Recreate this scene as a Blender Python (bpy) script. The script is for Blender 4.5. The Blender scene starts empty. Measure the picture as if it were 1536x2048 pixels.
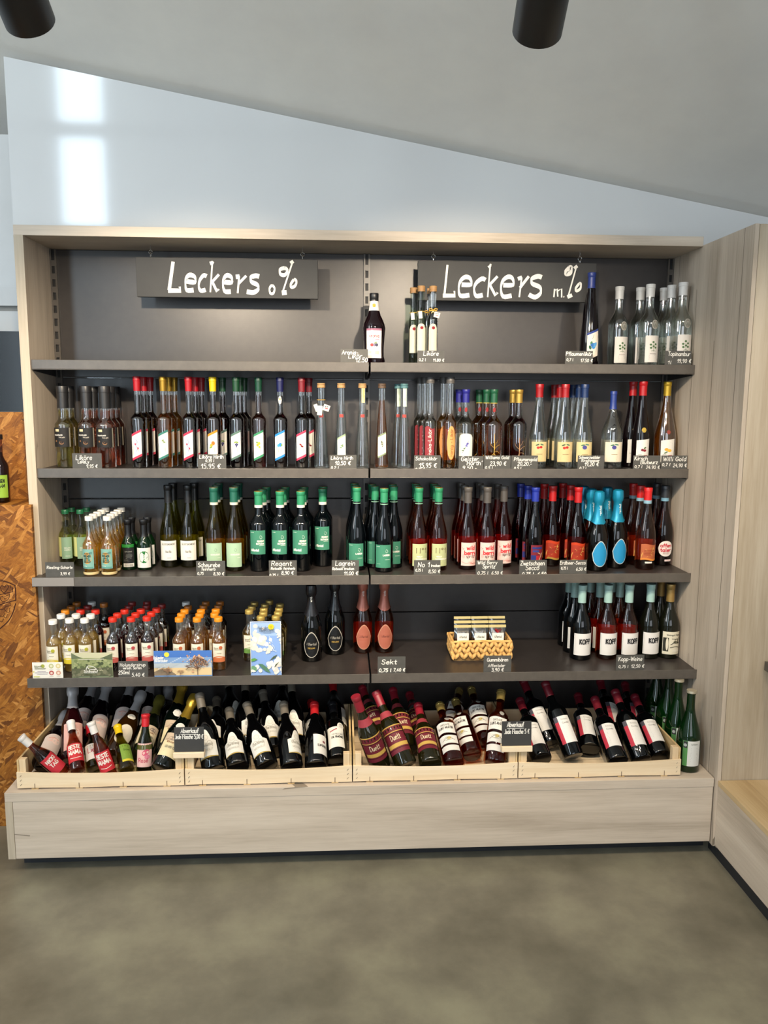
import bpy, math, random
from mathutils import Vector, Matrix
S = bpy.context.scene
COL = S.collection
R_ = math.radians
# ------------------------------------------------------------------ camera
CAM = Vector((1.1389, -3.2669, 1.6646)); FPX = 1584.6
YAW, PIT, ROL = 0.0557, 0.1428, 0.0058
FWD = Vector((math.sin(YAW)*math.cos(PIT), math.cos(YAW)*math.cos(PIT), -math.sin(PIT)))
_r = Vector((math.cos(YAW), -math.sin(YAW), 0)); _u = _r.cross(FWD)
RGT = _r*math.cos(ROL)+_u*math.sin(ROL); UP = -_r*math.sin(ROL)+_u*math.cos(ROL)
cd = bpy.data.cameras.new('camera'); cam = bpy.data.objects.new('camera', cd); COL.objects.link(cam)
cd.sensor_fit = 'VERTICAL'; cd.sensor_height = 24; cd.lens = FPX/2048*24; cd.clip_start = .05
cam.matrix_world = Matrix(((RGT.x, UP.x, -FWD.x, CAM.x), (RGT.y, UP.y, -FWD.y, CAM.y), (RGT.z, UP.z, -FWD.z, CAM.z), (0, 0, 0, 1)))
S.camera = cam
S.view_settings.view_transform = 'Standard'; S.view_settings.look = 'None'
S.view_settings.gamma = 1; S.view_settings.use_curve_mapping = False
S.view_settings.exposure = 0.45
S.cycles.transparent_max_bounces = 48
S.cycles.caustics_reflective = False
S.cycles.sample_clamp_indirect = 4
# ------------------------------------------------------------------ light
w = bpy.data.worlds.new('sky'); S.world = w; w.use_nodes = True
w.node_tree.nodes['Background'].inputs[0].default_value = (.62, .78, 1, 1)
w.node_tree.nodes['Background'].inputs[1].default_value = .5
def area(name, loc, sx, sz, power, col, aim=(0, 1, 0)):
    l = bpy.data.lights.new(name, 'AREA'); l.shape = 'RECTANGLE'; l.size = sx; l.size_y = sz; l.energy = power; l.color = col
    o = bpy.data.objects.new(name, l); COL.objects.link(o); o.location = loc
    o.rotation_euler = Vector(aim).to_track_quat('-Z', 'Y').to_euler(); return o
area('daylight_tall_window', (-1.68, -6.02, 2.85), .50, 5.1, 105, (.70, .87, 1))
area('fill_light_wide', (2.1, -6.02, 1.75), 2.6, 2.5, 45, (.95, .97, 1))  # added as frontal fill from behind the camera
area('fill_light_side', (-2.96, -2.9, 3.2), 3.2, 1.5, 95, (.97, .98, 1), (1, .15, 0))  # added lamp on the solid left wall, brightens ceiling and tall panel
SPOTS = [(.55, -1.60, 2.37), (1.515, -1.66, 2.355), (2.45, -1.75, 2.37), (-.45, -1.62, 2.40), (.15, -2.0, 2.44), (1.05, -2.0, 2.44), (1.95, -2.0, 2.44)]  # two in view, then unseen extras; last three added to light the floor
AIMS = [(.62, 0, 1.30), (1.62, 0, 1.30), (2.2, -.2, .9), (.0, -.3, .8), (.3, -1.0, 0), (1.15, -1.0, 0), (2.0, -1.0, 0)]
SPOT_W = [125, 125, 26, 20, 32, 32, 32]
# ------------------------------------------------------------------ helpers
def ray(px, py): return FWD + RGT*((px-768)/FPX) - UP*((py-1024)/FPX)
def on(px, py, ax, v):
    d = ray(px, py); return CAM + d*((v-CAM[ax])/d[ax])
def onY(px, py, y): return on(px, py, 1, y)
def onZ(px, py, z): return on(px, py, 2, z)
def xat(px, y, z):
    "x of the point at depth y and height z that shows in picture column px"
    a, b = RGT - FWD*((px-768)/FPX), None
    # (P-CAM).a = 0
    return CAM.x - ((y-CAM.y)*a.y + (z-CAM.z)*a.z)/a.x
def lin(c, f=1):
    if isinstance(c, str): c = tuple(int(c[i:i+2], 16)/255 for i in (0, 2, 4))
    return tuple((x/12.92 if x <= .04045 else ((x+.055)/1.055)**2.4)*f for x in c) + (1,)
MATS = {}
def pm(col, rough=.5, metal=0, spec=.5, name=None, trans=0, coat=0):
    k = (col, rough, metal, spec, trans, coat)
    if k in MATS: return MATS[k]
    m = bpy.data.materials.new(name or 'm'); m.use_nodes = True
    b = m.node_tree.nodes['Principled BSDF']
    b.inputs['Base Color'].default_value = lin(col, .78); b.inputs['Roughness'].default_value = rough
    b.inputs['Metallic'].default_value = metal; b.inputs['Specular IOR Level'].default_value = spec
    b.inputs['Transmission Weight'].default_value = trans; b.inputs['Coat Weight'].default_value = coat
    MATS[k] = m; return m
def paper(c): return pm(c, .6, 0, .35)
def ink(c): return pm(c, .65, 0, .25)
def foil(c, rough=.32, metal=.55): return pm(c, rough, metal)
def plastic(c): return pm(c, .35)
def nodes(name):
    m = bpy.data.materials.new(name); m.use_nodes = True; nt = m.node_tree; nt.nodes.clear()
    out = nt.nodes.new('ShaderNodeOutputMaterial'); return m, nt, nt.nodes.new, nt.links.new, out
def thin_glass(tint, gloss=1.0, rough=.02):
    k = ('tg', tint, gloss, rough)
    if k in MATS: return MATS[k]
    m, nt, N, L, out = nodes('glass')
    t = N('ShaderNodeBsdfTransparent'); t.inputs[0].default_value = lin(tint)
    g = N('ShaderNodeBsdfGlossy'); g.inputs[0].default_value = (1, 1, 1, 1); g.inputs['Roughness'].default_value = rough
    f = N('ShaderNodeFresnel'); f.inputs[0].default_value = 1.5 if gloss < 1.5 else 1.8
    geo = N('ShaderNodeNewGeometry'); inv = N('ShaderNodeMath'); inv.operation = 'SUBTRACT'; inv.inputs[0].default_value = gloss
    L(geo.outputs['Backfacing'], inv.inputs[1]); mul = N('ShaderNodeMath'); mul.operation = 'MULTIPLY'; mul.use_clamp = True
    L(f.outputs[0], mul.inputs[0]); L(inv.outputs[0], mul.inputs[1])
    x = N('ShaderNodeMixShader'); L(mul.outputs[0], x.inputs[0]); L(t.outputs[0], x.inputs[1]); L(g.outputs[0], x.inputs[2]); L(x.outputs[0], out.inputs[0])
    MATS[k] = m; return m
def tint(col, cloud=0):
    "clear tinted drink; cloud mixes in a milky scattering body"
    k = ('li', col, cloud)
    if k in MATS: return MATS[k]
    m, nt, N, L, out = nodes('drink')
    t = N('ShaderNodeBsdfTransparent'); t.inputs[0].default_value = tuple(x**.5 for x in lin(col))
    if cloud:
        d = N('ShaderNodeBsdfDiffuse'); d.inputs[0].default_value = lin(col); tr = N('ShaderNodeBsdfTranslucent'); tr.inputs[0].default_value = lin(col)
        a = N('ShaderNodeMixShader'); a.inputs[0].default_value = .5; L(d.outputs[0], a.inputs[1]); L(tr.outputs[0], a.inputs[2])
        x = N('ShaderNodeMixShader'); x.inputs[0].default_value = cloud; L(t.outputs[0], x.inputs[1]); L(a.outputs[0], x.inputs[2]); L(x.outputs[0], out.inputs[0])
    else:
        rf = N('ShaderNodeBsdfRefraction'); rf.inputs[0].default_value = tuple(x**.5 for x in lin(col)); rf.inputs['IOR'].default_value = 1.30; rf.inputs['Roughness'].default_value = .02
        x = N('ShaderNodeMixShader'); x.inputs[0].default_value = .3; L(t.outputs[0], x.inputs[1]); L(rf.outputs[0], x.inputs[2])
        # a little scattering in the drink, none in water-clear spirits
        d = N('ShaderNodeBsdfTranslucent'); d.inputs[0].default_value = lin(col); d2 = N('ShaderNodeBsdfDiffuse'); d2.inputs[0].default_value = lin(col); da = N('ShaderNodeMixShader'); L(d.outputs[0], da.inputs[1]); L(d2.outputs[0], da.inputs[2])
        y = N('ShaderNodeMixShader'); y.inputs[0].default_value = .012 if min(lin(col)[:3]) < .4 else 0; L(x.outputs[0], y.inputs[1]); L(da.outputs[0], y.inputs[2]); L(y.outputs[0], out.inputs[0])
    MATS[k] = m; return m
def dark_glass(c='030604'): return pm(c, .06, 0, .5)

class MB:
    def __init__(s): s.v, s.f, s.m, s.mats = [], [], [], []
    def mi(s, mat):
        if mat not in s.mats: s.mats.append(mat)
        return s.mats.index(mat)
    def add(s, vs, fs, mat=None):
        b = len(s.v); s.v += [tuple(p) for p in vs]; i = s.mi(mat) if mat else 0
        for f in fs: s.f.append(tuple(b+k for k in f)); s.m.append(i)
    def box(s, x0, x1, y0, y1, z0, z1, mat=None, M=None):
        vs = [Vector((x, y, z)) for z in (z0, z1) for y in (y0, y1) for x in (x0, x1)]
        if M: vs = [M @ p for p in vs]
        s.add(vs, [(0, 2, 3, 1), (4, 5, 7, 6), (0, 1, 5, 4), (2, 6, 7, 3), (0, 4, 6, 2), (1, 3, 7, 5)], mat); return s
    def lathe(s, pts, n=20, mat=None, M=None, cap0=True, cap1=True, ax=None):
        vs = []
        for r, z in pts:
            for k in range(n):
                a = 2*math.pi*k/n; vs.append(Vector((r*math.cos(a), r*math.sin(a), z)))
        if M: vs = [M @ p for p in vs]
        fs = []
        for i in range(len(pts)-1):
            for k in range(n):
                k2 = (k+1) % n; fs.append((i*n+k, i*n+k2, (i+1)*n+k2, (i+1)*n+k))
        if cap0: fs.append(tuple(range(n-1, -1, -1)))
        if cap1: fs.append(tuple((len(pts)-1)*n+k for k in range(n)))
        s.add(vs, fs, mat); return s
    def tube(s, pts, r, n=8, mat=None):
        P = [Vector(p) for p in pts]; vs, fs = [], []
        up = Vector((0, 0, 1))
        for i, p in enumerate(P):
            t = (P[min(i+1, len(P)-1)]-P[max(i-1, 0)]).normalized()
            a = t.cross(up if abs(t.z) < .9 else Vector((1, 0, 0))).normalized(); b = t.cross(a)
            for k in range(n):
                q = 2*math.pi*k/n; vs.append(p+(a*math.cos(q)+b*math.sin(q))*r)
        for i in range(len(P)-1):
            for k in range(n):
                k2 = (k+1) % n; fs.append((i*n+k, i*n+k2, (i+1)*n+k2, (i+1)*n+k))
        fs.append(tuple(range(n-1, -1, -1))); fs.append(tuple((len(P)-1)*n+k for k in range(n)))
        s.add(vs, fs, mat); return s
    def prism(s, poly, f, mat=None):
        "poly: 2d points; f(p, side) -> 3d"
        n = len(poly); vs = [f(p, 0) for p in poly]+[f(p, 1) for p in poly]
        fs = [tuple(range(n-1, -1, -1)), tuple(range(n, 2*n))]+[(k, (k+1) % n, n+(k+1) % n, n+k) for k in range(n)]
        s.add(vs, fs, mat); return s
    def mesh(s, name, mat=None, smooth=False):
        me = bpy.data.meshes.new(name); me.from_pydata(s.v, [], s.f)
        for m in ([mat] if mat and not s.mats else s.mats): me.materials.append(m)
        if len(s.mats) > 1: me.polygons.foreach_set('material_index', s.m)
        if smooth:
            me.polygons.foreach_set('use_smooth', [True]*len(s.f))
            try: me.set_sharp_from_angle(angle=R_(38))
            except Exception: pass
        me.update(); return me
def link(name, me, parent=None, loc=None):
    o = bpy.data.objects.new(name, me); COL.objects.link(o)
    if parent: o.parent = parent
    if loc: o.location = loc
    return o
def tag(o, label=None, cat=None, group=None, kind=None):
    for k, v in (('label', label), ('category', cat), ('group', group), ('kind', kind)):
        if v: o[k] = v
    return o
def thing(name, label, cat, loc=(0, 0, 0), group=None):
    o = bpy.data.objects.new(name, None); COL.objects.link(o); o.location = loc; o.empty_display_size = .02
    return tag(o, label, cat, group)
def part(name, mb, parent, mat=None, smooth=False, bevel=0, label=None):
    o = link(name, mb.mesh(name, mat, smooth), parent)
    if label: o['label'] = label
    if bevel:
        b = o.modifiers.new('edge', 'BEVEL'); b.width = bevel; b.segments = 2; b.limit_method = 'ANGLE'
    return o

# ------------------------------------------------------------------ pen lettering (x height 6, capitals 10)
GL = {
'A': (8, "0 0 3.5 10 7 0;1.3 3.8 5.8 3.8"), 'B': (7, "0 0 0 10;0 10 4 10 5.5 8 4 5.5 0 5.5;0 5.5 4.5 5.3 6.2 2.8 4.5 0 0 0"),
'C': (7.5, "6.5 8.5 4 10 1 8 0 5 1 1.5 4 0 6.5 1.5"), 'D': (7.5, "0 0 0 10;0 10 3 10 6.5 7 6.5 3.5 3 0 0 0"), 'E': (6.5, "5.5 10 0 10;0 10 0 0;0 0 5.5 0;0 5.2 4.5 5.2"),
'F': (6.5, "5.5 10 0 10;0 10 0 0;0 5.2 4.5 5.2"), 'G': (8, "6.5 8.5 4 10 1 8 0 5 1 1.5 4 0 6.5 1.5 6.6 4.5;6.6 4.5 4 4.5"), 'H': (7.5, "0 0 0 10;6 0 6 10;0 5 6 5"),
'I': (2.5, "1 0 1 10"), 'J': (6, "5 10 5 2 3.5 0 1 .5"), 'K': (7, "0 0 0 10;5.5 10 0 4.6;1.8 5.6 6 0"), 'L': (6.5, "0 10 0 0;0 0 5.5 0"), 'M': (9.5, "0 0 .6 10;.6 10 4.2 2;4.2 2 7.8 10;7.8 10 8.4 0"),
'N': (8, "0 0 0 10;0 10 6.3 0;6.3 0 6.3 10"), 'O': (8.5, "3.5 10 .8 8 0 5 .8 2 3.5 0 6.2 2 7 5 6.2 8 3.5 10"), 'P': (7, "0 0 0 10;0 10 4 10 6 7.6 4 5 0 5"),
'R': (7, "0 0 0 10;0 10 4 10 6 7.6 4 5 0 5;2.8 5 6 0"), 'S': (7, "5.8 8.5 3.5 10 .8 8.6 1 6.4 4.5 4.6 6 2.6 4.5 .3 2.4 0 0 1.6"), 'T': (7, "0 10 6.6 10;3.3 10 3.3 0"),
'U': (7.8, "0 10 0 3 1.2 .5 3.2 0 5.2 .6 6.3 3 6.3 10"), 'V': (7, "0 10 3.2 0;3.2 0 6.4 10"), 'W': (10, "0 10 2.3 0;2.3 0 4.6 8;4.6 8 6.9 0;6.9 0 9.2 10"), 'Y': (7, "0 10 3.2 5;6.4 10 3.2 5;3.2 5 3.2 0"), 'x': (5.6, "0 6 4.6 0;4.6 6 0 0"), 'é': (6, "0 3.2 4.8 3.4 4.4 5.2 2.6 6 .8 5 0 3 .8 .8 2.8 0 4.8 1;2 8 3.6 9.6"), 'Z': (7, "0 10 6 10;6 10 0 0;0 0 6.2 0"),
'a': (6.4, "5 5 3 6 1 5 0 3 1 .6 2.8 0 5 2.2;5 6 5 1.2 6 0"), 'b': (6.4, "0 10 0 0;0 4 2.5 6 4.6 5 5.2 3 4.4 .8 2.4 0 0 1.8"), 'c': (5.6, "4.8 5 3 6 1 5 0 3 1 .8 3 0 4.8 1"), 'd': (6.6, "5 4.4 3 6 1 5 0 3 1 .6 2.8 0 5 2;5 10 5 0"),
'e': (6, "0 3.2 4.8 3.4 4.4 5.2 2.6 6 .8 5 0 3 .8 .8 2.8 0 4.8 1"), 'f': (4.6, "4.5 9 3.2 10 2 9 1.8 6 1.8 0;0 6 4 6"), 'g': (6.4, "5 5 3 6 1 5 0 3 1 .8 2.8 .2 5 2.4;5 6 5 -2 3.4 -4 .8 -3.2"), 'h': (6.4, "0 10 0 0;0 3.6 2.4 6 4.4 5.4 5 3.6 5 0"),
'i': (2.6, "1 6 1 0;1 8.4 1.1 9"), 'j': (3, "1.4 6 1.4 -2 0 -4;1.4 8.4 1.5 9"), 'k': (6, "0 10 0 0;4.6 6 0 2.8;1.6 3.8 5 0"), 'l': (2.8, "1 10 .9 1.4 2 0"), 'm': (9.4, "0 6 0 0;0 3.6 2 6 3.8 5.2 4 0;4 3.6 6 6 7.8 5.2 8 0"),
'n': (6.4, "0 6 0 0;0 3.6 2.4 6 4.4 5.4 5 3.6 5 0"), 'o': (6.4, "2.6 6 .6 5 0 3 .6 1 2.6 0 4.6 1 5.2 3 4.6 5 2.6 6"), 'p': (6.4, "0 6 0 -4;0 4 2.5 6 4.6 5 5.2 3 4.4 .8 2.4 0 0 1.8"), 'r': (5, "0 6 0 0;0 3.4 1.8 5.6 4.2 5.8"),
's': (5.4, "4.4 5 2.6 6 .8 5 1 3.7 3.4 2.8 4.4 1.4 3 0 1.4 0 0 1"), 't': (4.6, "1.8 9 1.8 1.4 3 0 4.2 .6;0 6 4 6"), 'u': (6.4, "0 6 0 2 1 .2 2.8 0 5 2.4;5 6 5 0"), 'v': (5.6, "0 6 2.4 0;2.4 0 4.8 6"), 'w': (8.4, "0 6 1.8 0;1.8 0 3.8 5;3.8 5 5.8 0;5.8 0 7.6 6"),
'y': (5.8, "0 6 2.4 .6;5 6 1.4 -4"), 'z': (5.6, "0 6 4.6 6;4.6 6 0 0;0 0 4.8 0"), 'ü': (6.4, "0 6 0 2 1 .2 2.8 0 5 2.4;5 6 5 0;1.2 8.2 1.3 8.9;3.8 8.2 3.9 8.9"), 'ö': (6.4, "2.6 6 .6 5 0 3 .6 1 2.6 0 4.6 1 5.2 3 4.6 5 2.6 6;1.2 8.2 1.3 8.9;3.8 8.2 3.9 8.9"),
'ä': (6.4, "5 5 3 6 1 5 0 3 1 .6 2.8 0 5 2.2;5 6 5 1.2 6 0;1.2 8.2 1.3 8.9;3.8 8.2 3.9 8.9"), 'Ü': (7.8, "0 9 0 3 1.2 .5 3.2 0 5.2 .6 6.3 3 6.3 9;2 10.6 2.1 11.2;4.4 10.6 4.5 11.2"), 'Ô': (8.5, "3.5 9 .8 7 0 4.5 .8 2 3.5 0 6.2 2 7 4.5 6.2 7 3.5 9;2 10.3 3.5 11.6;3.5 11.6 5 10.3"), 'Ö': (8.5, "3.5 9 .8 7 0 4.5 .8 2 3.5 0 6.2 2 7 4.5 6.2 7 3.5 9;2 10.6 2.1 11.2;5 10.6 5.1 11.2"), 'Â': (8, "0 0 3.5 9.6;3.5 9.6 7 0;1.3 3.8 5.8 3.8;2 10.4 3.5 11.6;3.5 11.6 5 10.4"),
'0': (6.6, "2.8 10 .7 8 0 5 .7 2 2.8 0 4.8 2 5.4 5 4.8 8 2.8 10"), '1': (4.6, "0 6.5 3 10;3 10 3 0"), '2': (6.4, "0 8 2 10 4.6 9 4.8 7 0 0;0 0 5.4 0"), '3': (6.2, "0 9 2.5 10 4.6 8.4 4 6 2 5.2;2 5.2 4.8 4.4 5 1.6 2.8 0 0 1"),
'4': (6.6, "3.6 10 0 3.4;0 3.4 5.6 3.4;4 6 4 0"), '5': (6.2, "5 10 .8 10;.8 10 .4 5.8;.4 5.8 3 6.2 5 4.2 4.6 1.4 2.6 0 0 .8"), '6': (6.2, "4.4 10 1.6 7 0 3.4 .8 .8 2.8 0 4.8 1.4 4.8 4 2.8 5.4 .4 4"), '7': (6, "0 10 5.2 10;5.2 10 1.6 0"),
'8': (6.4, "2.7 5.4 .6 6.8 .8 9 2.7 10 4.6 9 4.8 6.8 2.7 5.4 .2 3.6 .4 1 2.7 0 5 1 5.2 3.6 2.7 5.4"), '9': (6.2, "4.8 7 2.6 5 .6 6 .3 8.4 2.4 10 4.4 9 4.8 7 4 2 2.4 0"),
'€': (7.4, "6.4 8.6 4.4 9.8 2 8 1.2 5 2 2 4.4 .2 6.4 1.2;0 6.2 5 6.2;0 4 4.6 4"), ',': (2.6, "1.2 1 .4 -1.6"), '.': (2.4, ".8 0 .9 .9"), '-': (5, ".6 3.6 4 3.8"), "'": (2.4, "1 10 .8 8"), '°': (4.4, "2 10 .6 9 .6 7.4 2 6.6 3.4 7.4 3.4 9 2 10"), ':': (2.4, ".8 .6 .9 1.4;.8 4.6 .9 5.4"), ' ': (4, ""), '/': (5, "0 -1 4 10.5"), '%': (8, ""),
}
SHARP = set('A E F H I K L M N T V W X Y Z x v w z 1 4 7'.split())
def smooth_line(p, n=3):
    if len(p) < 3: return p
    out = []
    closed = p[0] == p[-1]
    for i in range(len(p)-1):
        a = p[i-1] if i else (p[-2] if closed else p[0]); b, c = p[i], p[i+1]; d = p[i+2] if i+2 < len(p) else (p[1] if closed else p[-1])
        for k in range(n):
            t = k/n
            out.append(tuple(.5*((2*b[j])+(-a[j]+c[j])*t+(2*a[j]-5*b[j]+4*c[j]-d[j])*t*t+(-a[j]+3*b[j]-3*c[j]+d[j])*t**3) for j in (0, 1)))
    out.append(p[-1]); return out
def text_lines(s, x0, y0, width, height, slant=0, sm=3, align='l'):
    "strokes of text; cap height = height, fitted to width if given"
    x, L = 0, []
    for ch in s:
        adv, g = GL.get(ch, GL.get(ch.upper(), (5, '')))
        for pl in g.split(';'):
            n = [float(q) for q in pl.split()]
            if len(n) < 4: continue
            p = [(n[i], n[i+1]) for i in range(0, len(n), 2)]
            if ch not in SHARP: p = smooth_line(p, sm)
            L.append([(x+a, b) for a, b in p])
        x += adv+1
    x = max(x-1.5, 1); ky = height/10; kx = width/x if width else ky
    off = -width/2 if (align == 'c' and width) else (-x*kx/2 if align == 'c' else 0)
    return [[(x0+off+(a+b*slant)*kx, y0+b*ky) for a, b in p] for p in L]
def ribbon(p, wd, nib=0, ends=True):
    "one flat band along a line -> (2d verts, quads); nib widens the runs that go sideways"
    p = [q for i, q in enumerate(p) if i == 0 or abs(q[0]-p[i-1][0])+abs(q[1]-p[i-1][1]) > 1e-7]
    if len(p) < 2: return [], []
    vs, fs = [], []
    for i, q in enumerate(p):
        a, b = p[max(i-1, 0)], p[min(i+1, len(p)-1)]
        dx, dy = b[0]-a[0], b[1]-a[1]; l = math.hypot(dx, dy) or 1; dx, dy = dx/l, dy/l
        h = (wd+nib*abs(dx))*.5
        ex = (-h*.5 if i == 0 else h*.5 if i == len(p)-1 else 0) if ends else 0
        vs += [(q[0]-dy*h+dx*ex, q[1]+dx*h+dy*ex), (q[0]+dy*h+dx*ex, q[1]-dx*h+dy*ex)]
    for i in range(len(p)-1): fs.append((2*i+1, 2*i+3, 2*i+2, 2*i))
    return vs, fs
def ell(cx, cy, rx, ry, n=12, rot=0):
    c, s = math.cos(rot), math.sin(rot)
    return [(cx+rx*math.cos(2*math.pi*k/n)*c-ry*math.sin(2*math.pi*k/n)*s, cy+rx*math.cos(2*math.pi*k/n)*s+ry*math.sin(2*math.pi*k/n)*c) for k in range(n)]
def art(mb, ops, put, base_off=0):
    """flat print: ops in local 2d units, put(x, y, layer) -> 3d.  t text, r rectangle, e ellipse, l line, k small-print lines, p polygon"""
    for i, o in enumerate(ops):
        lay = base_off+i
        if o[0] == 't':
            _, s, x, y, wd, h, c, pen = o[:8]; nib = o[8] if len(o) > 8 else 0; al = o[9] if len(o) > 9 else 'c'; sl = o[10] if len(o) > 10 else 0
            jj = 0
            for p in text_lines(s, x, y, wd, h, sl, 3 if h > 6 else 2, al):
                jj += 1; v, f = ribbon(p, pen, nib); mb.add([put(a, b, lay+(jj % 7)*.13) for a, b in v], f, ink(c))
        elif o[0] == 'l':
            _, p, wd, c = o[:4]; q = smooth_line(p, 3) if len(o) > 4 and o[4] else p
            v, f = ribbon(q, wd); mb.add([put(a, b, lay) for a, b in v], f, ink(c))
        elif o[0] == 'r':
            _, x0, y0, x1, y1, c = o; n = max(1, int(abs(x1-x0)/7)+0)
            xs = [x0+(x1-x0)*k/n for k in range(n+1)]
            mb.add([put(x, y, lay) for x in xs for y in (y0, y1)], [(2*k, 2*k+2, 2*k+3, 2*k+1) for k in range(n)], ink(c))
        elif o[0] == 'e':
            _, cx, cy, rx, ry, c = o[:6]; P = ell(cx, cy, rx, ry, 14, o[6] if len(o) > 6 else 0)
            mb.add([put(cx, cy, lay)]+[put(a, b, lay) for a, b in P], [(0, k+1, (k+1) % 14+1) for k in range(14)], ink(c))
        elif o[0] == 'p':
            _, P, c = o; mb.add([put(a, b, lay) for a, b in P], [tuple(range(len(P)))], ink(c))
        elif o[0] == 'k':
            _, x0, x1, y0, n, step, th, c = o; rr = random.Random(int(abs(x0*7+y0*13+n)))
            for q in range(n):
                l = x0+(x1-x0)*rr.uniform(0, .12); r = x1-(x1-x0)*rr.uniform(0, .3); y = y0-q*step
                mb.add([put(l, y, lay), put(r, y, lay), put(r, y+th, lay), put(l, y+th, lay)], [(0, 1, 2, 3)], ink(c))
# ------------------------------------------------------------------ surface materials
def wood(name, grain, cross, light, mid, dark, plank=0, crack=.5, rough=.5, seed=0):
    m, nt, N, L, out = nodes(name)
    tc = N('ShaderNodeTexCoord'); sep = N('ShaderNodeSeparateXYZ'); L(tc.outputs['Object'], sep.inputs[0])
    def mth(op, a, b=None):
        q = N('ShaderNodeMath'); q.operation = op
        for i, v in enumerate((a, b)):
            if v is None: continue
            if isinstance(v, (int, float)): q.inputs[i].default_value = v
            else: L(v, q.inputs[i])
        return q.outputs[0]
    g, c = sep.outputs[grain], sep.outputs[cross]
    o = sep.outputs[3-grain-cross]
    def stretched(sg, sc, det, rg=.6):
        cb = N('ShaderNodeCombineXYZ'); L(mth('MULTIPLY', g, sg), cb.inputs[0]); L(mth('MULTIPLY', mth('ADD', c, seed), sc), cb.inputs[1]); L(mth('MULTIPLY', o, sc*.3), cb.inputs[2])
        n = N('ShaderNodeTexNoise'); n.inputs['Scale'].default_value = 1; n.inputs['Detail'].default_value = det; n.inputs['Roughness'].default_value = rg; n.inputs['Distortion'].default_value = .15
        L(cb.outputs[0], n.inputs['Vector']); return n.outputs['Fac']
    a = stretched(.9, 11, 5); b = stretched(5, 120, 3, .7)
    mixv = mth('ADD', mth('MULTIPLY', a, .74), mth('MULTIPLY', b, .26))
    if plank:
        wn = N('ShaderNodeTexWhiteNoise'); wn.noise_dimensions = '1D'; L(mth('FLOOR', mth('DIVIDE', mth('ADD', c, seed), plank)), wn.inputs['W'])
        mixv = mth('ADD', mixv, mth('MULTIPLY', mth('SUBTRACT', wn.outputs[0], .5), .10))
    r = N('ShaderNodeValToRGB'); e = r.color_ramp.elements
    e[0].position = .34; e[0].color = lin(dark); e[1].position = .66; e[1].color = lin(light); q = e.new(.50); q.color = lin(mid)
    L(mixv, r.inputs[0]); colr = r.outputs[0]
    # long dark checks in the grain
    k = stretched(.35, 5, 1, .4); wob = mth('ABSOLUTE', mth('SUBTRACT', k, .5)); gate = stretched(1.1, 4, 1)
    line = mth('MULTIPLY', mth('LESS_THAN', wob, .003), mth('GREATER_THAN', gate, .58))
    if plank:
        fr = mth('FRACT', mth('DIVIDE', mth('ADD', mth('ADD', c, seed), mth('MULTIPLY', k, .012)), plank)); line = mth('MAXIMUM', line, mth('MULTIPLY', mth('LESS_THAN', fr, .022), mth('GREATER_THAN', stretched(1.1, 3, 1), .38)))
    mx = N('ShaderNodeMixRGB'); mx.inputs[2].default_value = lin('5d5346'); L(mth('MULTIPLY', line, crack), mx.inputs[0]); L(colr, mx.inputs[1])
    p = N('ShaderNodeBsdfPrincipled'); L(mx.outputs[0], p.inputs['Base Color']); p.inputs['Roughness'].default_value = rough; p.inputs['Specular IOR Level'].default_value = .3
    bp = N('ShaderNodeBump'); bp.inputs['Strength'].default_value = .08; bp.inputs['Distance'].default_value = .001; L(b, bp.inputs['Height']); L(bp.outputs[0], p.inputs['Normal'])
    L(p.outputs[0], out.inputs[0]); return m
OAK = ('cfc2b1', 'c1b3a2', 'a99b8a')
W_PLINTH = wood('oak_plinth', 0, 2, *OAK, 0, .7, seed=.37)
W_TOP = wood('oak_top', 0, 2, *OAK, 0, .5, seed=2.1)
W_SIDE = wood('oak_side', 2, 1, *OAK, 0, .4, seed=1.3)
W_EDGE = wood('oak_edge', 2, 0, 'c2b5a2', 'b4a793', 'a1937f', 0, .2, seed=4)
W_TALL = wood('oak_tall', 2, 1, *OAK, .17, .8, seed=.06)
W_END = wood('oak_end', 2, 0, 'bbae9a', 'ab9c86', '96876f', .3, .8, seed=.5)
W_PERP = wood('oak_perp', 1, 2, *OAK, 0, .9, seed=3.2)
W_TAN = wood('oak_tan_lit', 1, 0, 'cbb48e', 'bfa57c', 'ad9269', 0, .3, seed=5.2)  # oak with the warm light on the corner base painted into its tan
W_CRATE = wood('crate_pine', 0, 2, 'e8d8be', 'dfcaa9', 'd2b894', 0, .25, .6, seed=7)
W_CRATEY = wood('crate_pine_side', 1, 2, 'd9c29a', 'cbb083', 'b89866', 0, .3, .6, seed=8)
W_CRATEZ = wood('crate_pine_post', 2, 0, 'e0cba8', 'd4bb96', 'c4a67e', 0, .2, .6, seed=9)
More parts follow.
